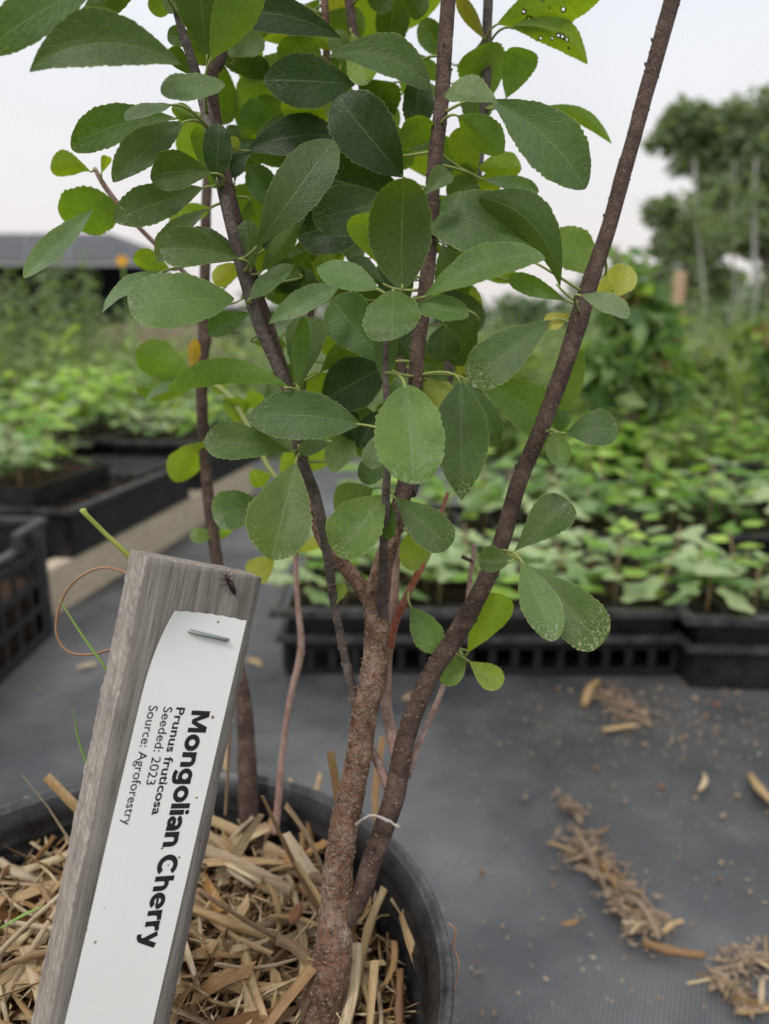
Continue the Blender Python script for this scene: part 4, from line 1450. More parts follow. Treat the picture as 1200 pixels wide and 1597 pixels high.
stem('trunk', [(430, 1300, 6.5, .452), (434, 1255, 6, .452), (441, 1170, 5, .452), (453, 1090, 5, .452), (466, 1035, 6, .452), (470, 1000, 5.5, .452), (464, 930, 4, .452), (462, 860, 4, .452)], MAT['barkpink'], sap2, DEPL, .003, 10, None, .12, .5, 23)

# ---- leaves
SHAPES = {'o': (1.2, .42), 'e': (1.02, .60), 'p': (1.0, .80), 'r': (.72, .42), 'n': (1.0, .62)}
TINT = {'g': (.054, .100, .020), 'd': (.022, .050, .008), 'b': (.092, .158, .032), 'l': (.165, .24, .030), 'y': (.30, .30, .075), 'o': (.42, .24, .07), 'w': (.112, .170, .070), 't': (.20, .17, .05), 'k': (.026, .052, .005)}  # d and k: shade among crowded leaves put into a darker green

def leaf_mesh(L, W, shape, fold, bend, curve, seed, spots=None, nseg=60, cols=(-1, -.9, -.62, -.3, 0, .3, .62, .9, 1), twist=0.0):
    rd = random.Random(seed)
    a, b = SHAPES[shape]
    a *= rd.uniform(.92, 1.2); b *= rd.uniform(.9, 1.35)
    tm = a / (a + b)
    mx = tm ** a * (1 - tm) ** b
    mb = MB()
    nt_ = max(14, int(L / .0021))
    asym = rd.uniform(-.05, .05)
    ph1, ph2 = rd.uniform(0, 6), rd.uniform(0, 6)
    spotv = []
    for i in range(nseg + 1):
        s = i / nseg
        t = (1 - math.cos(math.pi * s)) / 2
        t = lerp(s, t, .8)
        h = 0 if t <= 0 or t >= 1 else (t ** a * (1 - t) ** b) / mx
        for v in cols:
            tooth = 1.0
            if abs(v) > .95 and .12 < t < .995:
                fr = (s * nt_ + (0 if v > 0 else .4)) % 1.0
                tooth = 1 + (.045 + .035 * (1 + math.sin(s * 23 + ph1 * 2)) / 2) * (1 - abs(2 * fr - 1) ** 1.8) - .035 + .018 * math.sin(s * nt_ * 2.1 + ph1) + .02 * math.sin(s * 9 + ph2)
            y = v * W / 2 * h * tooth * (1 + (asym if v > 0 else -asym))
            z = fold * abs(y) * (1 + .2 * math.sin(s * 5 + ph1)) + bend * L * 4 * t * (1 - t)
            z += .022 * W * math.sin(s * 11 + ph1 + v) * v * v * h + .018 * W * math.sin(s * 19 + ph2) * abs(v) * h
            z -= .035 * L * max(0, t - .82) / .18
            z += twist * (t - .3) * y
            yy = y + curve * L * 4 * t * (1 - t)
            mb.v.append(Vector((L * t, yy, z)))
            if spots is not None:
                m_ = 0
                for (su, sv, sr) in spots:
                    dq = math.hypot((t - su) * L, (v * h - sv) * W / 2) / (sr * L)
                    dq *= 1 + .4 * mnoise.noise(Vector((t * 60, v * 20, sr * 100)))
                    m_ = max(m_, 1 if dq < 1.0 else (0 if dq > 1.7 else (1.7 - dq) / .7))
                spotv.append(m_)
    n = len(cols)
    holes = 0
    for i in range(nseg):
        for k in range(n - 1):
            q_ = (i * n + k, (i + 1) * n + k, (i + 1) * n + k + 1, i * n + k + 1)
            if spots is not None:
                cx = sum((mb.v[j] for j in q_), Vector()) / 4
                gone = False
                for (su, sv, sr) in spots:
                    if sr > .013:
                        t = cx.x / L
                        hh = (max(t, 1e-4) ** a * max(1 - t, 1e-4) ** b) / mx
                        yv = (cx.y - curve * L * 4 * t * (1 - t)) / (W / 2)
                        if math.hypot((t - su) * L, (yv - sv) * W / 2) < sr * L * .62: gone = True
                if gone: continue
            s0, s1 = mb.v[q_[0]].x / L, mb.v[q_[1]].x / L
            mb.face(q_, [(s0, .5 + cols[k] / 2), (s1, .5 + cols[k] / 2), (s1, .5 + cols[k + 1] / 2), (s0, .5 + cols[k + 1] / 2)], 0)
    return mb, spotv

def nearest(pt, pool):
    best = None
    for (o, P3, R3) in pool:
        for i in range(0, len(P3), 3):
            d = (P3[i] - pt).length
            if best is None or d < best[0]: best = (d, o, P3[i], R3[i])
    return best

NLEAF = 0
def leaf(bx, by, tx, ty, w, d, tilt, kind='g', shape='o', curve=0.0, dust=.35, side=0.0, fold=None, bend=None, pool=None, spots=None, label=None, pet=True):
    """base and tip in photo coordinates, w = breadth in photo pixels, d = depth of the base,
    tilt = degrees the visible face looks up (+, upper face seen) or down (-, lower face seen)"""
    global NLEAF
    NLEAF += 1
    seed = NLEAF
    rd = random.Random(seed * 7)
    base = P(bx, by, d)
    al = math.radians(tilt)
    be = math.radians(side + rd.uniform(-9, 9))
    view = -ray((bx + tx) / 2, (by + ty) / 2).normalized()
    n = (view * math.cos(al) * math.cos(be) + UPC * math.sin(al) + RIGHT * math.sin(be)).normalized()
    r = ray(tx, ty)
    for _ in range(14):
        k = (base - C0).dot(n) / r.dot(n)
        if d * .84 < k < d * 1.2: break
        al *= .85; be *= .85
        n = (view * math.cos(al) * math.cos(be) + UPC * math.sin(al) + RIGHT * math.sin(be)).normalized()
    k = min(max(k, d * .84), d * 1.2)
    tip = C0 + r * k
    ax = tip - base
    L = ax.length
    ax.normalize()
    n = (n - ax * n.dot(ax)).normalized()
    wd = n.cross(ax)
    mid = (base + tip) / 2
    def proj(q):
        v = q - C0; dd = v.dot(FWD)
        return Vector((v.dot(RIGHT) / dd * FPX, -v.dot(UPC) / dd * FPX))
    e = .004
    ppm = (proj(mid + wd * e) - proj(mid - wd * e)).length / (2 * e)
    W = min(w / max(ppm, .62 * FPX / d), L * 1.05)
    upn = n if tilt >= 0 else -n
    yv = upn.cross(ax)
    Mx = Matrix((ax, yv, upn)).transposed().to_4x4()
    Mx.translation = base
    cv = curve
    if cv:      # positive curve = bows towards the top of the picture
        cv = curve * (1 if proj(mid + yv * e).y < proj(mid).y else -1)
    f = fold if fold is not None else rd.uniform(.06, .50)
    bnd = bend if bend is not None else rd.uniform(-.03, .10)
    if spots is not None:
        cols = tuple(-1 + 2 * i / 30 for i in range(31))
        mb, sv = leaf_mesh(L, W, shape, f, bnd, cv, seed, spots, 120, cols)
    else:
        mb, sv = leaf_mesh(L, W, shape, f, bnd, cv, seed, None, twist=rd.uniform(-.8, .8))
    nleafv = len(mb.v)
    src = nearest(base, pool or STEMS[:N_SHRUB])
    par = src[1]
    if pet and src[0] < .034:
        inv = Mx.inverted()
        q0 = src[2]
        a_, b_ = base + ax * (L * .05), base - ax * min(.35 * src[0], .006)
        pts = []
        for i in range(7):
            t = i / 6
            pts.append(a_ * (1 - t) ** 2 + b_ * 2 * t * (1 - t) + q0 * t * t)
        mb.tube([inv @ p for p in pts], [.00045 + .0003 * (i / 6) for i in range(7)], 6, 1)
    o = obj('leaf', mb, [MAT['leaf'], MAT['petiole']], par, world_m=Mx)
    if spots is not None:
        at = o.data.attributes.new('spot', 'FLOAT', 'POINT')
        sv = sv + [0.0] * (len(o.data.vertices) - len(sv))
        at.data.foreach_set('value', sv)
    c = TINT[kind]
    j = rd.uniform(.86, 1.16)
    o.color = (c[0] * j * rd.uniform(.93, 1.08), c[1] * j, c[2] * j * rd.uniform(.85, 1.15), dust)
    if label: o['label'] = label
    return o

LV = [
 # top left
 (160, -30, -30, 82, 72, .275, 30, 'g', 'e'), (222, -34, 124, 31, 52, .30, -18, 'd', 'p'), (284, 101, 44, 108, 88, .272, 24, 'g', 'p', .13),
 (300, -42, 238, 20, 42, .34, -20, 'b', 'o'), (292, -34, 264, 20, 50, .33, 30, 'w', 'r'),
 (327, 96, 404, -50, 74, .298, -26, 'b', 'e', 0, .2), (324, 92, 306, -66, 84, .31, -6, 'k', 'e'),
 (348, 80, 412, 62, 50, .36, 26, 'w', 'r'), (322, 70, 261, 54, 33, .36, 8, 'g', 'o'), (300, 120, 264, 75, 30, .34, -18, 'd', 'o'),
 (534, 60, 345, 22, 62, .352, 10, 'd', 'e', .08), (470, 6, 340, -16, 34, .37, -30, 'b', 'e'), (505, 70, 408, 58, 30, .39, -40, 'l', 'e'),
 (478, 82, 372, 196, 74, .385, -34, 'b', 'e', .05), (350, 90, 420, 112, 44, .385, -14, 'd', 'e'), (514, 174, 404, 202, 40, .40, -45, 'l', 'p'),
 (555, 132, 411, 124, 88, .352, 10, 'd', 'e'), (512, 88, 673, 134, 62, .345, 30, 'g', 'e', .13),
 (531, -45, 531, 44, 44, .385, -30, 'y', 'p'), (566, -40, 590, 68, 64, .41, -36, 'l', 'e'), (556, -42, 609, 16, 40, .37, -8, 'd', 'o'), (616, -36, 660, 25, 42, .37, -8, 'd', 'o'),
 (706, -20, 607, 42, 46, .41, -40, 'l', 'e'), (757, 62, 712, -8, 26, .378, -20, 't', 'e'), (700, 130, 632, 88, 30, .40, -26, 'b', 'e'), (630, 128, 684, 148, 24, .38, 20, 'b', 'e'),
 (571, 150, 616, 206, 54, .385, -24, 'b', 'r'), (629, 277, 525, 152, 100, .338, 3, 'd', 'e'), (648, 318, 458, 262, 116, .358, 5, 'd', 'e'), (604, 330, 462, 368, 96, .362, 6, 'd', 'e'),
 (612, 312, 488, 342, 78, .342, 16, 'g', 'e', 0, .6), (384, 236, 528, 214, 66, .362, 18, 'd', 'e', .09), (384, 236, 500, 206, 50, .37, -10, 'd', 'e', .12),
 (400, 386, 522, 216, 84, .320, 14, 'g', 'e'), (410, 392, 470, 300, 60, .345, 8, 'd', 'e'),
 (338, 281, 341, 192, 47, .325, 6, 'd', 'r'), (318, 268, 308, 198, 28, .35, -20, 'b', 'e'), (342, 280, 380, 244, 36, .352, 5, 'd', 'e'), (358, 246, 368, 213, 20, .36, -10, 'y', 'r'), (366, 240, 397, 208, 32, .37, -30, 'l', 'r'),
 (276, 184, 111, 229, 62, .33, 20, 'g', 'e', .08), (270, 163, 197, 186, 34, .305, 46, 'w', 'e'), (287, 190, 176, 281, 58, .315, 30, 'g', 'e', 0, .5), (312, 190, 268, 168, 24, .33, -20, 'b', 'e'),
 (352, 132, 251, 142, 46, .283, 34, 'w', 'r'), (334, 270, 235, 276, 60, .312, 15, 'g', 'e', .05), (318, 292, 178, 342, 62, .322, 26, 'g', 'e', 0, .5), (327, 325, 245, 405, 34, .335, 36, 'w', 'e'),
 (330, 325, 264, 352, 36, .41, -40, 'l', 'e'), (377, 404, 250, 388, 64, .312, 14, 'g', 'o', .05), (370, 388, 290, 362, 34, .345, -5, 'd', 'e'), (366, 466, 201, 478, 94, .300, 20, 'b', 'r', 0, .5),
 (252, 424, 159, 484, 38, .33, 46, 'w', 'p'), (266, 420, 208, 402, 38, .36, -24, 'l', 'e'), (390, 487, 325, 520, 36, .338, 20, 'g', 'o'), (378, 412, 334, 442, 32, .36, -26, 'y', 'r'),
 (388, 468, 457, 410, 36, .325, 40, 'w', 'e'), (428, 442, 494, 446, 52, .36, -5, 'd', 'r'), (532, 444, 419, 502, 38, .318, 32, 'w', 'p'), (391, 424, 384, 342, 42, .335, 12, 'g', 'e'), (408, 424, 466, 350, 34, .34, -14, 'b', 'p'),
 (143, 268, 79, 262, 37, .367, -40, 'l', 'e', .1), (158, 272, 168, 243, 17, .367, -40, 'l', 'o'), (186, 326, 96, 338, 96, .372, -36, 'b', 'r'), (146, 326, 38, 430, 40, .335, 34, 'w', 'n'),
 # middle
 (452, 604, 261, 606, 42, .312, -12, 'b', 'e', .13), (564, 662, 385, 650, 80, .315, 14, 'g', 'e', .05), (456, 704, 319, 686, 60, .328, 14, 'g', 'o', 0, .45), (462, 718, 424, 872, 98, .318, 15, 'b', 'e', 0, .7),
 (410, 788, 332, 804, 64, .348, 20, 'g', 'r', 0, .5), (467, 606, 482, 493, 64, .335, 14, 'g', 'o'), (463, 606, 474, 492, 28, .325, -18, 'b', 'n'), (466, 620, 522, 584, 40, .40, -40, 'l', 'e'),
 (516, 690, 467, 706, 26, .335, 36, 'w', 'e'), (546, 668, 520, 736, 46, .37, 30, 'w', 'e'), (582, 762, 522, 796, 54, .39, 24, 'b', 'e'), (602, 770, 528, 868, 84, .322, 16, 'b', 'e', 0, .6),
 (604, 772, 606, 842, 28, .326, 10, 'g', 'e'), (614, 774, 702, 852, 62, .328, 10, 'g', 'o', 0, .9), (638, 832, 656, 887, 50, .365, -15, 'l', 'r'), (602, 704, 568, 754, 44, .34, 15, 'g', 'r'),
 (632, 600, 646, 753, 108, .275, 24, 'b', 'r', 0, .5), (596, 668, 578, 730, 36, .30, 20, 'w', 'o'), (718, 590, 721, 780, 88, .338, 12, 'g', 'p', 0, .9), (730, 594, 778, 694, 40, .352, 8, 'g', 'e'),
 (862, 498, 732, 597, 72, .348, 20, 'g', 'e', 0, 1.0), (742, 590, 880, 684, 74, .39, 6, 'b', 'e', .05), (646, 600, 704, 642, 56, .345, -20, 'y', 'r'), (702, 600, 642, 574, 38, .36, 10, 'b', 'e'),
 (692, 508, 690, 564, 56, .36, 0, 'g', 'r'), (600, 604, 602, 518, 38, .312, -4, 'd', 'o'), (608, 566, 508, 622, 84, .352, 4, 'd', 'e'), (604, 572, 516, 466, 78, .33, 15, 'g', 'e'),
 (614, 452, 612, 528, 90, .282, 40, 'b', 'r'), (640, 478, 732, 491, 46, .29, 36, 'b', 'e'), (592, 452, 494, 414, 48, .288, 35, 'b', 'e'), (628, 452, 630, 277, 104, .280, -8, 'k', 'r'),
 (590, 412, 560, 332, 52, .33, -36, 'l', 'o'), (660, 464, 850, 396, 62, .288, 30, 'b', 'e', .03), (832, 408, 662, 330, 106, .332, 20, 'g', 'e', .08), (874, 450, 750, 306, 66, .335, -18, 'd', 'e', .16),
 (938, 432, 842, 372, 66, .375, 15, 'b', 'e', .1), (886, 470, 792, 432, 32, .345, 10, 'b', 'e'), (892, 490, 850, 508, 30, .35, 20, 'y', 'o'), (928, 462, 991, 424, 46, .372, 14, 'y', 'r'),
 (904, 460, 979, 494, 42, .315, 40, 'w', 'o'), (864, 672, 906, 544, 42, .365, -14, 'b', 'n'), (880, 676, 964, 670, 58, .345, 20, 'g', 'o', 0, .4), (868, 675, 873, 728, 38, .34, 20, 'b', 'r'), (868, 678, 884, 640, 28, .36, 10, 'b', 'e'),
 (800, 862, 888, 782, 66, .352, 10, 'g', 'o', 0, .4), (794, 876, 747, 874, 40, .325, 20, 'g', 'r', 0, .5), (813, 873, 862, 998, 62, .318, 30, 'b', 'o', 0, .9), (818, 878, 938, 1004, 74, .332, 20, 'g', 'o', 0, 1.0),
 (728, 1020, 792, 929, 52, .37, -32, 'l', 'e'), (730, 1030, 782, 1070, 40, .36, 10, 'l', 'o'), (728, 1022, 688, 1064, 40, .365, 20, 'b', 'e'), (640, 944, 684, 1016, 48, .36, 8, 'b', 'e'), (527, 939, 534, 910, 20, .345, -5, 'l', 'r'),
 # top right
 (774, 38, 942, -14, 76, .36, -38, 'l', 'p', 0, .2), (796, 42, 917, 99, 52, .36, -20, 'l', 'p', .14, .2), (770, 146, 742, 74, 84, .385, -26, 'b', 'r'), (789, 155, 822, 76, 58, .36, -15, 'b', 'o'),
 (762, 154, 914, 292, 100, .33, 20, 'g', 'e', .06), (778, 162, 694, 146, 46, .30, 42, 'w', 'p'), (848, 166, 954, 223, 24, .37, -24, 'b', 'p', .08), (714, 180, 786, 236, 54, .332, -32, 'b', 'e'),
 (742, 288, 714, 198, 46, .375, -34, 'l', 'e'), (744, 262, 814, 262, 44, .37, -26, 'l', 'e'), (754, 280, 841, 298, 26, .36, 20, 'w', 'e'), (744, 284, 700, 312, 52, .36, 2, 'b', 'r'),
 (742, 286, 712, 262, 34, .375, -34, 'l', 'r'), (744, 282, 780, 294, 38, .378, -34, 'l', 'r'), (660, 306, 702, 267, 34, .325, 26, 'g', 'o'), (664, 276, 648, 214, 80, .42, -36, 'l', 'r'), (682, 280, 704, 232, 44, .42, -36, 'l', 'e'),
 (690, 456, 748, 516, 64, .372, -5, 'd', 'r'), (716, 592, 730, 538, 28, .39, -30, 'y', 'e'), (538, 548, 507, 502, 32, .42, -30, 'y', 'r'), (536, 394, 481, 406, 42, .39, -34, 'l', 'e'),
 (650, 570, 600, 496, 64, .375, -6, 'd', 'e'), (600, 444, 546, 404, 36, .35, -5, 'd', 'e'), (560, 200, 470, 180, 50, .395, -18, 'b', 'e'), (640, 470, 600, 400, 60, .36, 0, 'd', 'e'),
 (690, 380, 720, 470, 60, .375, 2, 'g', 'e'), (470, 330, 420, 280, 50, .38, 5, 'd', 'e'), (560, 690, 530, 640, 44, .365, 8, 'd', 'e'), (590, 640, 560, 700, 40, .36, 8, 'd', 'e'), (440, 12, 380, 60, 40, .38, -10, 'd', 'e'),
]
random.seed(5)
for i, a in enumerate(LV):
    kw = {}
    bx, by, tx, ty, w, d, tl, kd = a[:8]
    if (bx, by) == (774, 38): kw = dict(spots=[(.30, .25, .022), (.27, -.1, .018), (.45, -.35, .016), (.62, .35, .020), (.5, .1, .008)], label='lime green leaf with small holes')
    if (bx, by) == (796, 42): kw = dict(spots=[(.55, .05, .022), (.60, .0, .024), (.66, -.02, .018), (.5, .45, .014), (.72, .35, .012), (.38, .7, .018), (.30, -.8, .02)], label='green leaf with brown spots and holes')
    if (bx, by) == (928, 462): kw = dict(spots=[(.25, -.2, .016), (.38, -.35, .018), (.3, -.5, .014)], label='yellowing leaf with small pale holes')
    leaf(bx, by, tx, ty, w, d, tl, kd, a[8] if len(a) > 8 else 'o', a[9] if len(a) > 9 else 0.0, a[10] if len(a) > 10 else .3, **kw)

# leaves deeper inside the crown
rdf = random.Random(41)
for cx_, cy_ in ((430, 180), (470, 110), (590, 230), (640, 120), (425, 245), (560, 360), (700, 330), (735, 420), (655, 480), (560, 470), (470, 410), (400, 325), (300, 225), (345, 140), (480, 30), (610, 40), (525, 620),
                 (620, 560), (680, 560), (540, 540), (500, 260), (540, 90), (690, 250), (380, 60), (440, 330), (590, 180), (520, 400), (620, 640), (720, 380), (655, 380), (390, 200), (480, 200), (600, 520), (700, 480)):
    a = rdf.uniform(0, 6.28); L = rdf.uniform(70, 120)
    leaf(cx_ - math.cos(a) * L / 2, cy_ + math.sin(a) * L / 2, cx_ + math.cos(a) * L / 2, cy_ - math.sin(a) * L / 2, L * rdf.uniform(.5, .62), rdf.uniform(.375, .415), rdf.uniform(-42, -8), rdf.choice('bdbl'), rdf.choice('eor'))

for k in range(64):
    t = rdf.random()
    if k % 3 == 0: cx_, cy_ = lerp(470, 320, t) + rdf.gauss(0, 38), lerp(640, 60, t)
    elif k % 3 == 1: cx_, cy_ = lerp(640, 690, t) + rdf.gauss(0, 50), lerp(690, 20, t)
    else: cx_, cy_ = lerp(560, 520, t) + rdf.gauss(0, 34), lerp(720, 30, t)
    a = rdf.uniform(0, 6.28); L = rdf.uniform(48, 92)
    leaf(cx_ - math.cos(a) * L / 2, cy_ + math.sin(a) * L / 2, cx_ + math.cos(a) * L / 2, cy_ - math.sin(a) * L / 2, L * rdf.uniform(.5, .62), rdf.uniform(.35, .405), rdf.choice((-40, -30, -15, 5, 20, 35)), rdf.choice('bdglb'), rdf.choice('eoro'))

# the crown goes on above the picture's edge
rdc = random.Random(99)
for sx0, sy0, sx1, sy1, dd_ in ((700, -70, 728, -600, .343), (262, -60, 215, -370, .33), (350, -60, 352, -450, .35), (764, -70, 778, -470, .38), (540, -70, 520, -470, .385), (505, -80, 455, -490, .39)):
    for k in range(17):
        t = (k + rdc.random()) / 17
        x, y = lerp(sx0, sx1, t), lerp(sy0, sy1, t)
        a = rdc.uniform(0, 6.28)
        L = rdc.uniform(90, 165)
        tx, ty = x + math.cos(a) * L, y + math.sin(a) * L * .6 - 15
        if ty > -62 or y > -62: continue
        leaf(x + math.cos(a) * 12, y, tx, ty, L * rdc.uniform(.5, .65), dd_ + rdc.uniform(-.05, .05), rdc.uniform(-55, -10), rdc.choice('ggbd'), rdc.choice('eo'))

POOL1 = STEMS[N_SHRUB:N_SHRUB + 3]
for a in [(300, 584, 212, 545, 60, .465, -12, 'b', 'e'), (306, 600, 212, 604, 54, .47, -12, 'b', 'e'), (300, 584, 305, 528, 20, .462, -20, 'o', 'e'), (292, 598, 228, 622, 18, .45, 50, 'w', 'p'),
          (320, 688, 274, 750, 54, .46, -42, 'l', 'e'), (372, 662, 364, 620, 42, .47, -34, 'l', 'e'), (436, 738, 470, 706, 30, .46, -34, 'l', 'e'), (470, 738, 520, 706, 36, .46, -34, 'l', 'e'), (332, 834, 297, 838, 26, .468, 20, 'b', 'r'),
          (336, 840, 362, 828, 16, .47, -20, 'l', 'e'), (425, 740, 390, 752, 30, .46, -34, 'l', 'e'), (330, 600, 352, 612, 26, .47, -30, 'l', 'r'), (380, 640, 410, 616, 30, .47, -34, 'l', 'e')]:
    leaf(*a, pool=POOL1)
for a in [(430, 866, 390, 904, 40, .448, -18, 'y', 'e'), (462, 862, 503, 842, 18, .45, -20, 'y', 'e')]:
    leaf(*a, pool=STEMS[N_SHRUB + 3:])

# ------------------------------------------------------------------ wooden marker with its label
psi = math.radians(33)
A = P(229, 871, .276)
A2 = P(76, 1597, .272)
down = (A2 - A).normalized()
tt = (RIGHT * math.cos(psi) + FWD * math.sin(psi))
tt = (tt - down * tt.dot(down)).normalized()
nn = tt.cross(down)
if nn.dot(FWD) > 0: nn = -nn
# width so that the right edge meets the photograph's
def proj(q):
    v = q - C0; dd = v.dot(FWD)
    return (CX + v.dot(RIGHT) / dd * FPX, CY - v.dot(UPC) / dd * FPX)
SW = .038
for k in range(200):
    SW = .035 + k * .0001
    if proj(A + tt * SW)[0] >= 409: break
ST = .021
SLEN = (A2 - A).length * 1.62
stake = thing('plant_marker', A + down * SLEN, 'weathered grey wooden marker stake with a printed white label stapled on', 'plant marker')
def face_pt(s, u, out=0.0):      # s across, u down, out = off the front face
    return A + tt * s + down * u + nn * out
mb = MB()
nu, ns, nd = 150, 10, 8
prof = [(i / ns, 0.0) for i in range(ns)] + [(1.0, -j / nd) for j in range(nd)] + [(1 - i / ns, -1.0) for i in range(ns)] + [(0.0, -1 + j / nd) for j in range(nd)]
K = len(prof)
for iu in range(nu + 1):
    u = SLEN * iu / nu
    for k, (s, o_) in enumerate(prof):
        x, dd = s * SW, o_ * ST
        j = mnoise.noise(Vector((u * 160, s * 7, o_ * 7)))
        j2 = mnoise.noise(Vector((u * 45, s * 3 + 4, o_ * 3)))
        j3 = mnoise.noise(Vector((u * 420, s * 16 + 2, o_ * 20)))
        dx = dy = 0
        if s == 0: dx = -(.0009 * max(0, j) + .0006 * j2 + .0005 * j3)
        if s == 1: dx = .00035 * j + .0006 * j2
        if o_ == 0: dy = .00012 * j
        if s == 0 and o_ == 0: dx += .0006 * (.5 + j)
        mb.v.append(face_pt(x + dx, u + (.0003 * j if iu == 0 else 0) + (.0015 * (s - .5) if iu == 0 else 0), dd + dy))
for iu in range(nu):
    for k in range(K):
        k2 = (k + 1) % K
        a, b = iu * K + k, iu * K + k2
        side_ = (prof[k][0] == 0 and prof[k2][0] == 0)
        mb.face((a, a + K, b + K, b), None, 1 if side_ else 0, False if side_ else True)
# end grain
cap0 = len(mb.v); mb.v.append(face_pt(SW / 2, -.0004, -ST / 2))
for k in range(K): mb.face((cap0, k, (k + 1) % K), None, 1, False)
capn = len(mb.v); mb.v.append(face_pt(SW / 2, SLEN + .01, -ST / 2))
for k in range(K): mb.face((capn, nu * K + (k + 1) % K, nu * K + k), None, 0, False)
# local frame with z down the stake so the grain runs along it
Ms = Matrix((tt, nn, down)).transposed().to_4x4(); Ms.translation = A
inv = Ms.inverted()
mb.v = [inv @ v for v in mb.v]
obj('wood_stick', mb, [MAT['stake'], MAT['stakeside']], stake, world_m=Ms)

def on_face(px, py, out=0.0):
    """(s, u) on the front face seen at a pixel"""
    o_ = A + nn * out
    r = ray(px, py)
    k = (o_ - C0).dot(nn) / r.dot(nn)
    q = C0 + r * k
    return (q - A).dot(tt), (q - A).dot(down)
TLs, TLu = on_face(268, 950); TRs, TRu = on_face(384, 968)
MLs, MLu = on_face(214, 1110)
BLs, BLu = on_face(100, 1597); BRs, BRu = on_face(238, 1597)
ext = (SLEN * .80 - BLu)
sl_l = (BLs - MLs) / (BLu - MLu); sl_r = (BRs - TRs) / (BRu - TRu)
ULAST = BLu + ext
def lab_lr(u):
    f = max(0, 1 - (u - TLu) / (MLu - TLu))
    left = MLs + sl_l * (u - MLu) + (TLs - (MLs + sl_l * (TLu - MLu))) * f ** 2.6
    right = TRs + sl_r * (u - TRu)
    return left, right
def lab_out(s, u):
    """how far the label stands off the wood: it curls away at its top left corner and bellies slightly"""
    l, r = lab_lr(u)
    w = (s - l) / (r - l)
    f = max(0, 1 - (u - TLu) / .028)
    return .0005 + .0032 * f * f * (1 - w) ** 2 + .0003 * (1 + math.sin((u - TLu) * 60)) * (1 - w) ** 2
mb = MB()
nU, nS = 880, 12
for i in range(nU + 1):
    for j in range(nS + 1):
        w = j / nS
        u0 = lerp(TLu, ULAST, i / nU)
        l, r = lab_lr(u0)
        s = lerp(l, r, w)
        if j in (0, nS): s += (.00014, 0, -.00014, 0)[i % 4] * (-1 if j == 0 else 1)
        u = u0 + (TRu - TLu) * w * max(0, 1 - i / 84) + (-.0006 * math.sin(w * math.pi) if i == 0 else 0) + ((.00015 if j % 2 else -.00015) if i == 0 else 0)
        mb.v.append(face_pt(s, u, lab_out(s, u)))
for i in range(nU):
    for j in range(nS):
        a = i * (nS + 1) + j
        mb.face((a, a + nS + 1, a + nS + 2, a + 1), None, 0, False)
mb.v = [inv @ v for v in mb.v]
lab = obj('paper_label', mb, MAT['tag'], stake, world_m=Ms)
sol = lab.modifiers.new('thick', 'SOLIDIFY'); sol.thickness = .00018; sol.offset = -1

def glyph(ch):
    """heavy grotesque letter: list of polygons and its advance, cap height 1"""
    out = []
    def rect(x0, y0, x1, y1): out.append([(x0, y0), (x1, y0), (x1, y1), (x0, y1)])
    def rib(pts, w):
        L, Rr = [], []
        for i in range(len(pts)):
            a = pts[max(i - 1, 0)]; b = pts[min(i + 1, len(pts) - 1)]
            dx, dy = b[0] - a[0], b[1] - a[1]; n = math.hypot(dx, dy)
            L.append((pts[i][0] - dy / n * w / 2, pts[i][1] + dx / n * w / 2)); Rr.append((pts[i][0] + dy / n * w / 2, pts[i][1] - dx / n * w / 2))
        for i in range(len(pts) - 1): out.append([L[i], Rr[i], Rr[i + 1], L[i + 1]])
    def arc(cx, cy, rx, ry, a0, a1, w, n=26):
        rib([(cx + rx * math.cos(math.radians(lerp(a0, a1, i / n))), cy + ry * math.sin(math.radians(lerp(a0, a1, i / n)))) for i in range(n + 1)], w)
    X, w = .76, .232
    if ch == 'M':
        out.append([(0, 0), (0, 1), (.21, 1), (.21, 0)]); out.append([(.77, 0), (.77, 1), (.98, 1), (.98, 0)])
        out.append([(.0, 1), (.27, 1), (.58, .12), (.40, .12)]); out.append([(.71, 1), (.98, 1), (.58, .12), (.40, .12)])
        return out, 1.07
    if ch == 'o': arc(.37, .38, .265, .29, 0, 360, w); return out, .79
    if ch in 'nh':
        rect(0, 0, w, X if ch == 'n' else 1.0)
        rib([(.12, .42), (.15, .56), (.24, .64), (.36, .665), (.47, .63), (.54, .54), (.555, .42), (.555, 0)], w); return out, .74
    if ch == 'g':
        arc(.345, .40, .245, .27, 0, 360, w * .95); rib([(.585, .76), (.585, .0), (.565, -.10), (.48, -.165), (.34, -.18), (.2, -.165), (.09, -.10)], w * .95); return out, .77
    if ch == 'l': rect(0, 0, w, 1.0); return out, .285
    if ch == 'i': rect(0, 0, w, X); arc(w / 2, .93, .055, .055, 0, 360, .11, 12); return out, .285
    if ch == 'a':
        arc(.265, .215, .17, .135, 0, 360, w * .85); rect(.42, 0, .42 + w, .5); rib([(.05, .52), (.12, .62), (.28, .675), (.42, .65), (.51, .58), (.522, .46)], w * .95); return out, .70
    if ch == 'C': arc(.47, .5, .37, .415, 40, 320, w * 1.05, 34); return out, .93
    if ch == 'e': arc(.37, .38, .265, .29, 0, 322, w, 32); rect(.12, .31, .66, .44); return out, .78
    if ch == 'r': rect(0, 0, w, X); rib([(.11, .38), (.15, .54), (.23, .63), (.34, .665), (.45, .665)], w); return out, .475
    if ch == 'y': rib([(.10, .76), (.36, .06)], w); rib([(.64, .76), (.38, .04), (.30, -.13), (.20, -.185), (.06, -.185)], w); return out, .74
    return out, .30

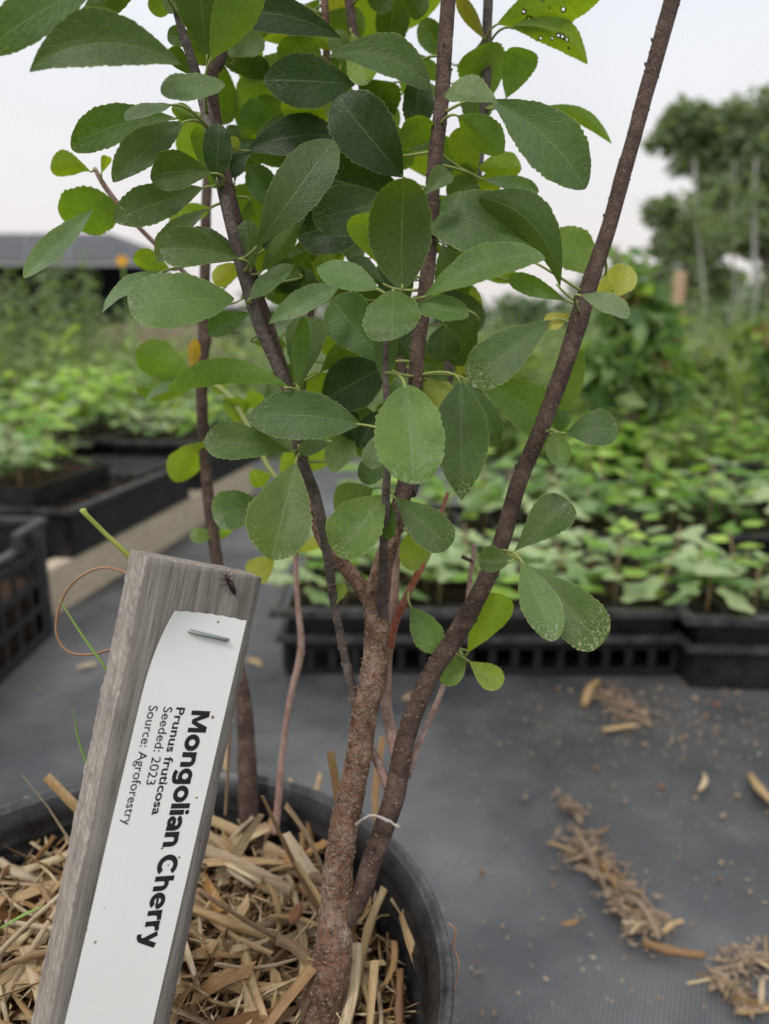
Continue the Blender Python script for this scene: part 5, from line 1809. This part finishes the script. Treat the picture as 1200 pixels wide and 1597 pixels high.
def bold_on_label(txt, start, end, cap_px):
    s0, u0 = on_face(*start); s1, u1 = on_face(*end)
    dv = Vector((s1 - s0, u1 - u0)); Lt = dv.length; dv.normalize()
    pv = Vector((dv.y, -dv.x))
    if pv.x < 0: pv = -pv
    capm = cap_px * .285 / FPX
    polys, x = [], 0
    for ch in txt:
        g_, adv = glyph(ch)
        polys += [[(x + a, b) for a, b in p] for p in g_]
        x += adv
    x -= .06
    mb = MB()
    for k, p in enumerate(polys):
        b0 = len(mb.v)
        for a, b in p:
            s = s0 + dv.x * a / x * Lt + pv.x * b * capm; u = u0 + dv.y * a / x * Lt + pv.y * b * capm
            mb.v.append(inv @ face_pt(s, u, lab_out(s, u) + .00009 + .0000016 * (k % 37)))
        mb.face([b0 + i for i in range(len(p))], None, 0, False)
    o = obj('lettering', mb, MAT['ink'], lab, world_m=Ms)
    o['label'] = 'printed words ' + txt.lower()

def text_on_label(txt, start, end, cap_px, bold, name='lettering'):
    cu = bpy.data.curves.new('t', 'FONT')
    cu.body = txt
    cu.size = 1.0
    cu.offset = bold
    cu.resolution_u = 4
    cu.space_character = 1.0
    to = bpy.data.objects.new('t', cu)
    COL.objects.link(to)
    dg = bpy.context.evaluated_depsgraph_get()
    dg.update()
    me = bpy.data.meshes.new_from_object(to.evaluated_get(dg))
    bpy.data.objects.remove(to)
    bm = bmesh.new(); bm.from_mesh(me)
    bmesh.ops.triangulate(bm, faces=bm.faces)
    xs = [v.co.x for v in bm.verts]
    x0, x1 = min(xs), max(xs)
    ca = .70 + bold
    s0, u0 = on_face(*start); s1, u1 = on_face(*end)
    dv = Vector((s1 - s0, u1 - u0)); Lt = dv.length; dv.normalize()
    pv = Vector((dv.y, -dv.x))           # towards the right edge of the label
    if pv.x < 0: pv = -pv
    capm = cap_px * .285 / FPX
    for v in bm.verts:
        a = (v.co.x - x0) / (x1 - x0) * Lt
        b = v.co.y / ca * capm
        s = s0 + dv.x * a + pv.x * b; u = u0 + dv.y * a + pv.y * b
        v.co = inv @ face_pt(s, u, lab_out(s, u) + .00010)
    bmesh.ops.recalc_face_normals(bm, faces=bm.faces)
    m2 = bpy.data.meshes.new(name); bm.to_mesh(m2); bm.free()
    m2.materials.append(MAT['ink'])
    o = bpy.data.objects.new(name, m2)
    link(o, Ms, lab)
    o['label'] = 'printed words ' + txt.lower().replace(':', '')
bold_on_label("Mongolian Cherry", (299, 1107), (218, 1477), 31)
text_on_label("Prunus fruticosa", (275, 1102), (236, 1270), 14.5, .020)
text_on_label("Seeded: 2023", (255, 1101), (227, 1223), 14.5, .004)
text_on_label("Source: Agroforestry", (232, 1099), (190, 1286), 14.5, .004)

# staple
s0, u0 = on_face(292, 982); s1, u1 = on_face(354, 997)
pts = [face_pt(s0, u0, -.003), face_pt(s0, u0, .0012), face_pt(s0 * .93 + s1 * .07, u0 * .93 + u1 * .07, .0022), face_pt((s0 + s1) / 2, (u0 + u1) / 2, .0020),
       face_pt(s1 * .93 + s0 * .07, u1 * .93 + u0 * .07, .0020), face_pt(s1, u1, .0010), face_pt(s1, u1, -.003)]
mb = MB(); mb.tube(pts, .00085, 8, 0, .75)
mb.v = [inv @ v for v in mb.v]
obj('staple', mb, MAT['steel'], stake, world_m=Ms)
# specks on the label
mb = MB()
for px, py, r in ((339, 969, .00045), (352, 1003, .0002), (331, 1118, .0007), (306, 1243, .0005), (148, 1467, .0005), (134, 1448, .0004), (162, 1414, .0003), (279, 1336, .0005), (262, 1348, .0004), (252, 1322, .0005)):
    s, u = on_face(px, py)
    c = len(mb.v)
    for k in range(7):
        a = k * 2 * math.pi / 7
        q_ = r * random.uniform(.7, 1.2)
        mb.v.append(inv @ face_pt(s + q_ * math.cos(a), u + q_ * math.sin(a), lab_out(s, u) + .00012))
    mb.face([c + k for k in range(7)], None, 0, False)
obj('dirt_speck', mb, MAT['chip'], lab, world_m=Ms)

# insect on the top of the marker
s0, u0 = on_face(350, 897); s1, u1 = on_face(364, 927)
ins = thing('insect', face_pt(s0, u0, .001), 'small dark insect clinging to the top right of the wooden marker', 'insect')
mb = MB()
k = 12
pts = [face_pt(lerp(s0, s1, i / k) + .0004 * math.sin(i / k * 3), lerp(u0, u1, i / k), .0016) for i in range(k + 1)]
rad = [.0006, .0011, .0012, .0009, .00125, .0014, .00135, .0014, .0013, .0012, .0010, .0007, .0003]
mb.tube(pts, rad, 10, 0, .8)
obj('body', mb, MAT['insect'], ins)
for sgn in (-1, 1):
    for j in range(3):
        f = .10 + j * .12
        a = face_pt(lerp(s0, s1, f), lerp(u0, u1, f), .0014)
        sd_ = tt * sgn
        mb = MB(); mb.tube([a, a + sd_ * .0016 + nn * .0008 + down * (.001 * (j - 1)), a + sd_ * .0030 - nn * .001 + down * (.0018 * (j - 1))], [.00018, .00015, .0001], 5)
        obj('leg', mb, MAT['insect'], ins)
for sgn in (-1, 1):
    a = pts[0]
    mb = MB(); mb.tube([a, a - down * .002 + tt * .0008 * sgn + nn * .0006, a - down * .0036 + tt * (.0012 * sgn + .0012) + nn * .001], [.00012, .0001, .00006], 5)
    obj('antenna', mb, MAT['insect'], ins)

# ------------------------------------------------------------------ stray stalks around the marker
def thin(name, pts, d, r, mat, label, cat, flat=1.0, step=.002):
    raw = [(P(p[0], p[1], p[2] if len(p) > 2 else d), (p[3] if len(p) > 3 else r) * d / FPX) for p in pts]
    path = smooth_path(raw, step)
    mb = MB(); mb.tube([a for a, b in path], [b for a, b in path], 7, 0, flat)
    o = obj(name, mb, mat, origin=path[0][0])
    return tag(o, label, cat)
thin('green_stalk', [(236, 930, .33, 4.5), (205, 872, .32, 4.5), (165, 833, .315, 4), (135, 803, .31, 4), (130, 796, .31, 6)], .31, 4, MAT['stalk'], 'yellow green cut stalk poking out left behind the wooden marker', 'stalk')
thin('dry_tendril', [(250, 930, .34), (205, 897, .34), (160, 885, .34), (118, 905, .34), (95, 940, .34), (88, 985, .34), (105, 1015, .34), (140, 1021, .34), (185, 1010, .34), (230, 1000, .35)], .34, 3.6, MAT['tendril'], 'curled dry brown tendril looping out left of the wooden marker', 'tendril', .6)
thin('grass_blade', [(200, 1100, .33, 2.5), (165, 1042, .33, 2.5), (125, 985, .33, 2.5), (92, 933, .33, .8)], .33, 2.5, MAT['green'], 'thin green grass blade crossing the curled tendril', 'grass blade', .5)
thin('grass_blade', [(150, 1240, .36, 3), (135, 1190, .36, 3), (122, 1150, .36, 2.6), (115, 1102, .36, .6)], .36, 2.5, MAT['green'], 'short green grass blade left of the marker above the pot rim', 'grass blade', .5)
thin('grass_blade', [(0, 1448, .28, 2), (35, 1428, .28, 3.5), (70, 1412, .28, 1)], .28, 2.5, MAT['green'], 'small green blade lying on the straw at the left edge', 'grass blade', .5)
thin('straw_stalk', [(352, 1270, .44, 4), (356, 1200, .43, 4), (360, 1130, .42, 4), (366, 1090, .42, 4), (372, 1070, .42, 1)], .42, 4, MAT['straw'], 'upright dry straw stem just right of the wooden marker', 'dry stem', .6)
thin('root_strand', [(700, 1440, .36, 1.5), (712, 1452, .36, 1.5), (706, 1475, .36, 2), (716, 1500, .355, 1.6), (712, 1530, .35, 1.6), (702, 1560, .345, 1.5)], .35, 1.6, MAT['tendril'], 'dry root strand hanging over the right rim of the pot', 'root strand')

# ------------------------------------------------------------------ debris on the ground fabric
def gz(px, py): return G(px, py, .006)
def straw_piece(px0, py0, px1, py1, rpx, label, seed, group=None, kind=0):
    a, b = G(px0, py0, .008), G(px1, py1, .008)
    dd = ((a + b) / 2 - C0).dot(FWD)
    me = straw_mesh((b - a).length, rpx * dd / FPX, seed, kind)
    o = straw_at((a + b) / 2, b - a, me, 0, None)
    o.name = 'straw_piece'
    return tag(o, label, 'straw', group)
straw_piece(1003, 1470, 1100, 1490, 7, 'pale straw stalk at the lower end of the long straw clump', 901, None, 2)
straw_piece(1035, 1455, 1066, 1437, 5, 'short pale straw stub beside the lower end of the straw clump', 902, None, 2)
straw_piece(1170, 1208, 1235, 1275, 7, 'pale straw stalk cut off by the right edge of the photo', 903, None, 2)
straw_piece(912, 1098, 935, 1062, 6, 'upright tan straw in the small heap before the tray', 904, None, 2)
straw_piece(940, 1138, 990, 1130, 6, 'curved pale straw below the small heap before the tray', 905, None, 1)
straw_piece(1092, 1232, 1098, 1208, 4, 'tiny straw standing among crumbs right of the trunk area', 906, None, 2)
straw_piece(1150, 1578, 1205, 1572, 5, 'thin straw at the bottom right corner of the photo', 907, None, 2)
straw_piece(1188, 1568, 1190, 1528, 5, 'small upright straw near the bottom right corner', 908, None, 2)
straw_piece(876, 1441, 902, 1435, 4, 'small tan splinter alone on the fabric left of the clump', 909, None, 1)
straw_piece(120, 1040, 150, 1034, 5, 'blurred tan straw on the fabric left of the marker', 910, None, 1)
straw_piece(385, 1028, 408, 1036, 5, 'blurred tan straw on the fabric between marker and sapling', 911, None, 1)
straw_piece(630, 1090, 652, 1080, 4, 'small tan straw behind the fork of the trunk', 912, None, 1)

CM = []
for i_, m_ in enumerate(SM):
    c_ = m_.copy()
    if i_ % 3: c_.materials[0] = MAT['litter']
    CM.append(c_)

def clump(px, pts, n, label, spread, seed):
    rd = random.Random(seed)
    c = G(*pts[len(pts) // 2], 0)
    t = thing('straw_clump', c, label, 'straw clump')
    for i in range(n):
        k = rd.random() * (len(pts) - 1)
        j = int(k)
        x, y = lerp(pts[j][0], pts[j + 1][0], k - j) + rd.gauss(0, spread), lerp(pts[j][1], pts[j + 1][1], k - j) + rd.gauss(0, spread * .6)
        p = G(x, y, rd.uniform(.003, .010))
        a = rd.gauss(2.3, .9)
        q_ = straw_at(p, Vector((math.cos(a), math.sin(a), rd.uniform(-.15, .15))), rd.choice(CM), rd.uniform(0, 6), t, rd.uniform(.3, .8))
    mb = MB(); mb.col = []
    for i in range(n * 5):
        k = rd.random() * (len(pts) - 1)
        j = int(k)
        x, y = lerp(pts[j][0], pts[j + 1][0], k - j) + rd.gauss(0, spread * 1.1), lerp(pts[j][1], pts[j + 1][1], k - j) + rd.gauss(0, spread * .8)
        p = G(x, y, rd.uniform(.002, .011))
        a = rd.uniform(0, 6.28)
        ax = Vector((math.cos(a), math.sin(a), rd.uniform(-.1, .15))).normalized()
        mb.quadleaf(p, ax, (ax.cross(Vector((0, 0, 1))) + Vector((0, 0, rd.uniform(-.4, .4)))).normalized(), rd.uniform(.005, .013), rd.uniform(.002, .006), 0, .3, (rd.random(), 0, 0))
    mb.col = None
    tag(obj('straw_crumbs', mb, MAT['litter'], t), kind='stuff')
clump(0, [(890, 1300), (925, 1330), (965, 1375), (985, 1420), (1010, 1455)], 58, 'long tan straw clump lying diagonally on the grey fabric at right', 14, 3)
clump(0, [(930, 1075), (955, 1090), (985, 1105), (1005, 1130)], 26, 'small blurred straw heap on the fabric before the seed trays', 13, 4)
clump(0, [(1140, 1490), (1165, 1498), (1200, 1492)], 14, 'brown straw clump at the lower right edge of the photo', 12, 5)
clump(0, [(1108, 1520), (1140, 1540), (1170, 1575)], 10, 'dark strip of plant debris at the bottom right below the brown clump', 5, 6)
clump(0, [(874, 1240), (890, 1258), (915, 1275)], 9, 'little clump of straw bits above the long straw clump', 5, 7)

rd = random.Random(77)
spots_ = [(752, 1360, .0065), (820, 1243, .006), (873, 1333, .004), (835, 1295, .003), (1005, 1160, .006), (1048, 1155, .007), (930, 1198, .006), (1128, 1272, .008), (1125, 1345, .006), (1032, 1226, .007), (780, 1160, .004), (830, 1176, .005), (1065, 1150, .004),
          (905, 1497, .003), (1170, 1390, .005), (1123, 1370, .005), (715, 1330, .003), (725, 1345, .003), (860, 1372, .003), (1150, 1240, .006), (1085, 1245, .006), (745, 1500, .003), (975, 1250, .005), (1085, 1088, .008), (1120, 1098, .008), (1150, 1080, .007),
          (1030, 1072, .007), (870, 1075, .006), (890, 1076, .006), (60, 1075, .006), (350, 1052, .004), (795, 1095, .005), (1180, 1160, .005), (1100, 1120, .005), (1160, 1125, .005)]
for i, (px, py, s_) in enumerate(spots_):
    p = G(px, py, .004)
    o = chip(p, s_ * 1.3, s_ * .8, s_ * .45, 300 + i, MAT['crumb'] if i % 3 else MAT['chip'], 'plant_crumb', None, rd.uniform(0, 3), rd.uniform(-.3, .3))
    tag(o, 'small tan or brown plant crumb lying loose on the grey fabric', 'crumb', 'crumbs on the ground fabric')
mb = MB(); mb.col = []
for i in range(900):
    px, py = rd.uniform(420, 1260), rd.uniform(1060, 1640)
    if rd.random() < .55: px, py = rd.gauss(1040, 120), rd.gauss(1120, 45)
    if py < 1056: continue
    p = G(px, py, .003)
    a = rd.uniform(0, 6.28)
    ax = Vector((math.cos(a), math.sin(a), rd.uniform(0, .5))).normalized()
    mb.quadleaf(p, ax, ax.cross(Vector((0, 0, 1))).normalized(), rd.uniform(.0015, .006), rd.uniform(.0008, .003), 0, .5, (rd.random(), 0, 0))
tag(obj('dust_crumbs', mb, MAT['straw']), 'fine dust and crumbs scattered over the grey fabric', 'crumbs', kind='stuff')
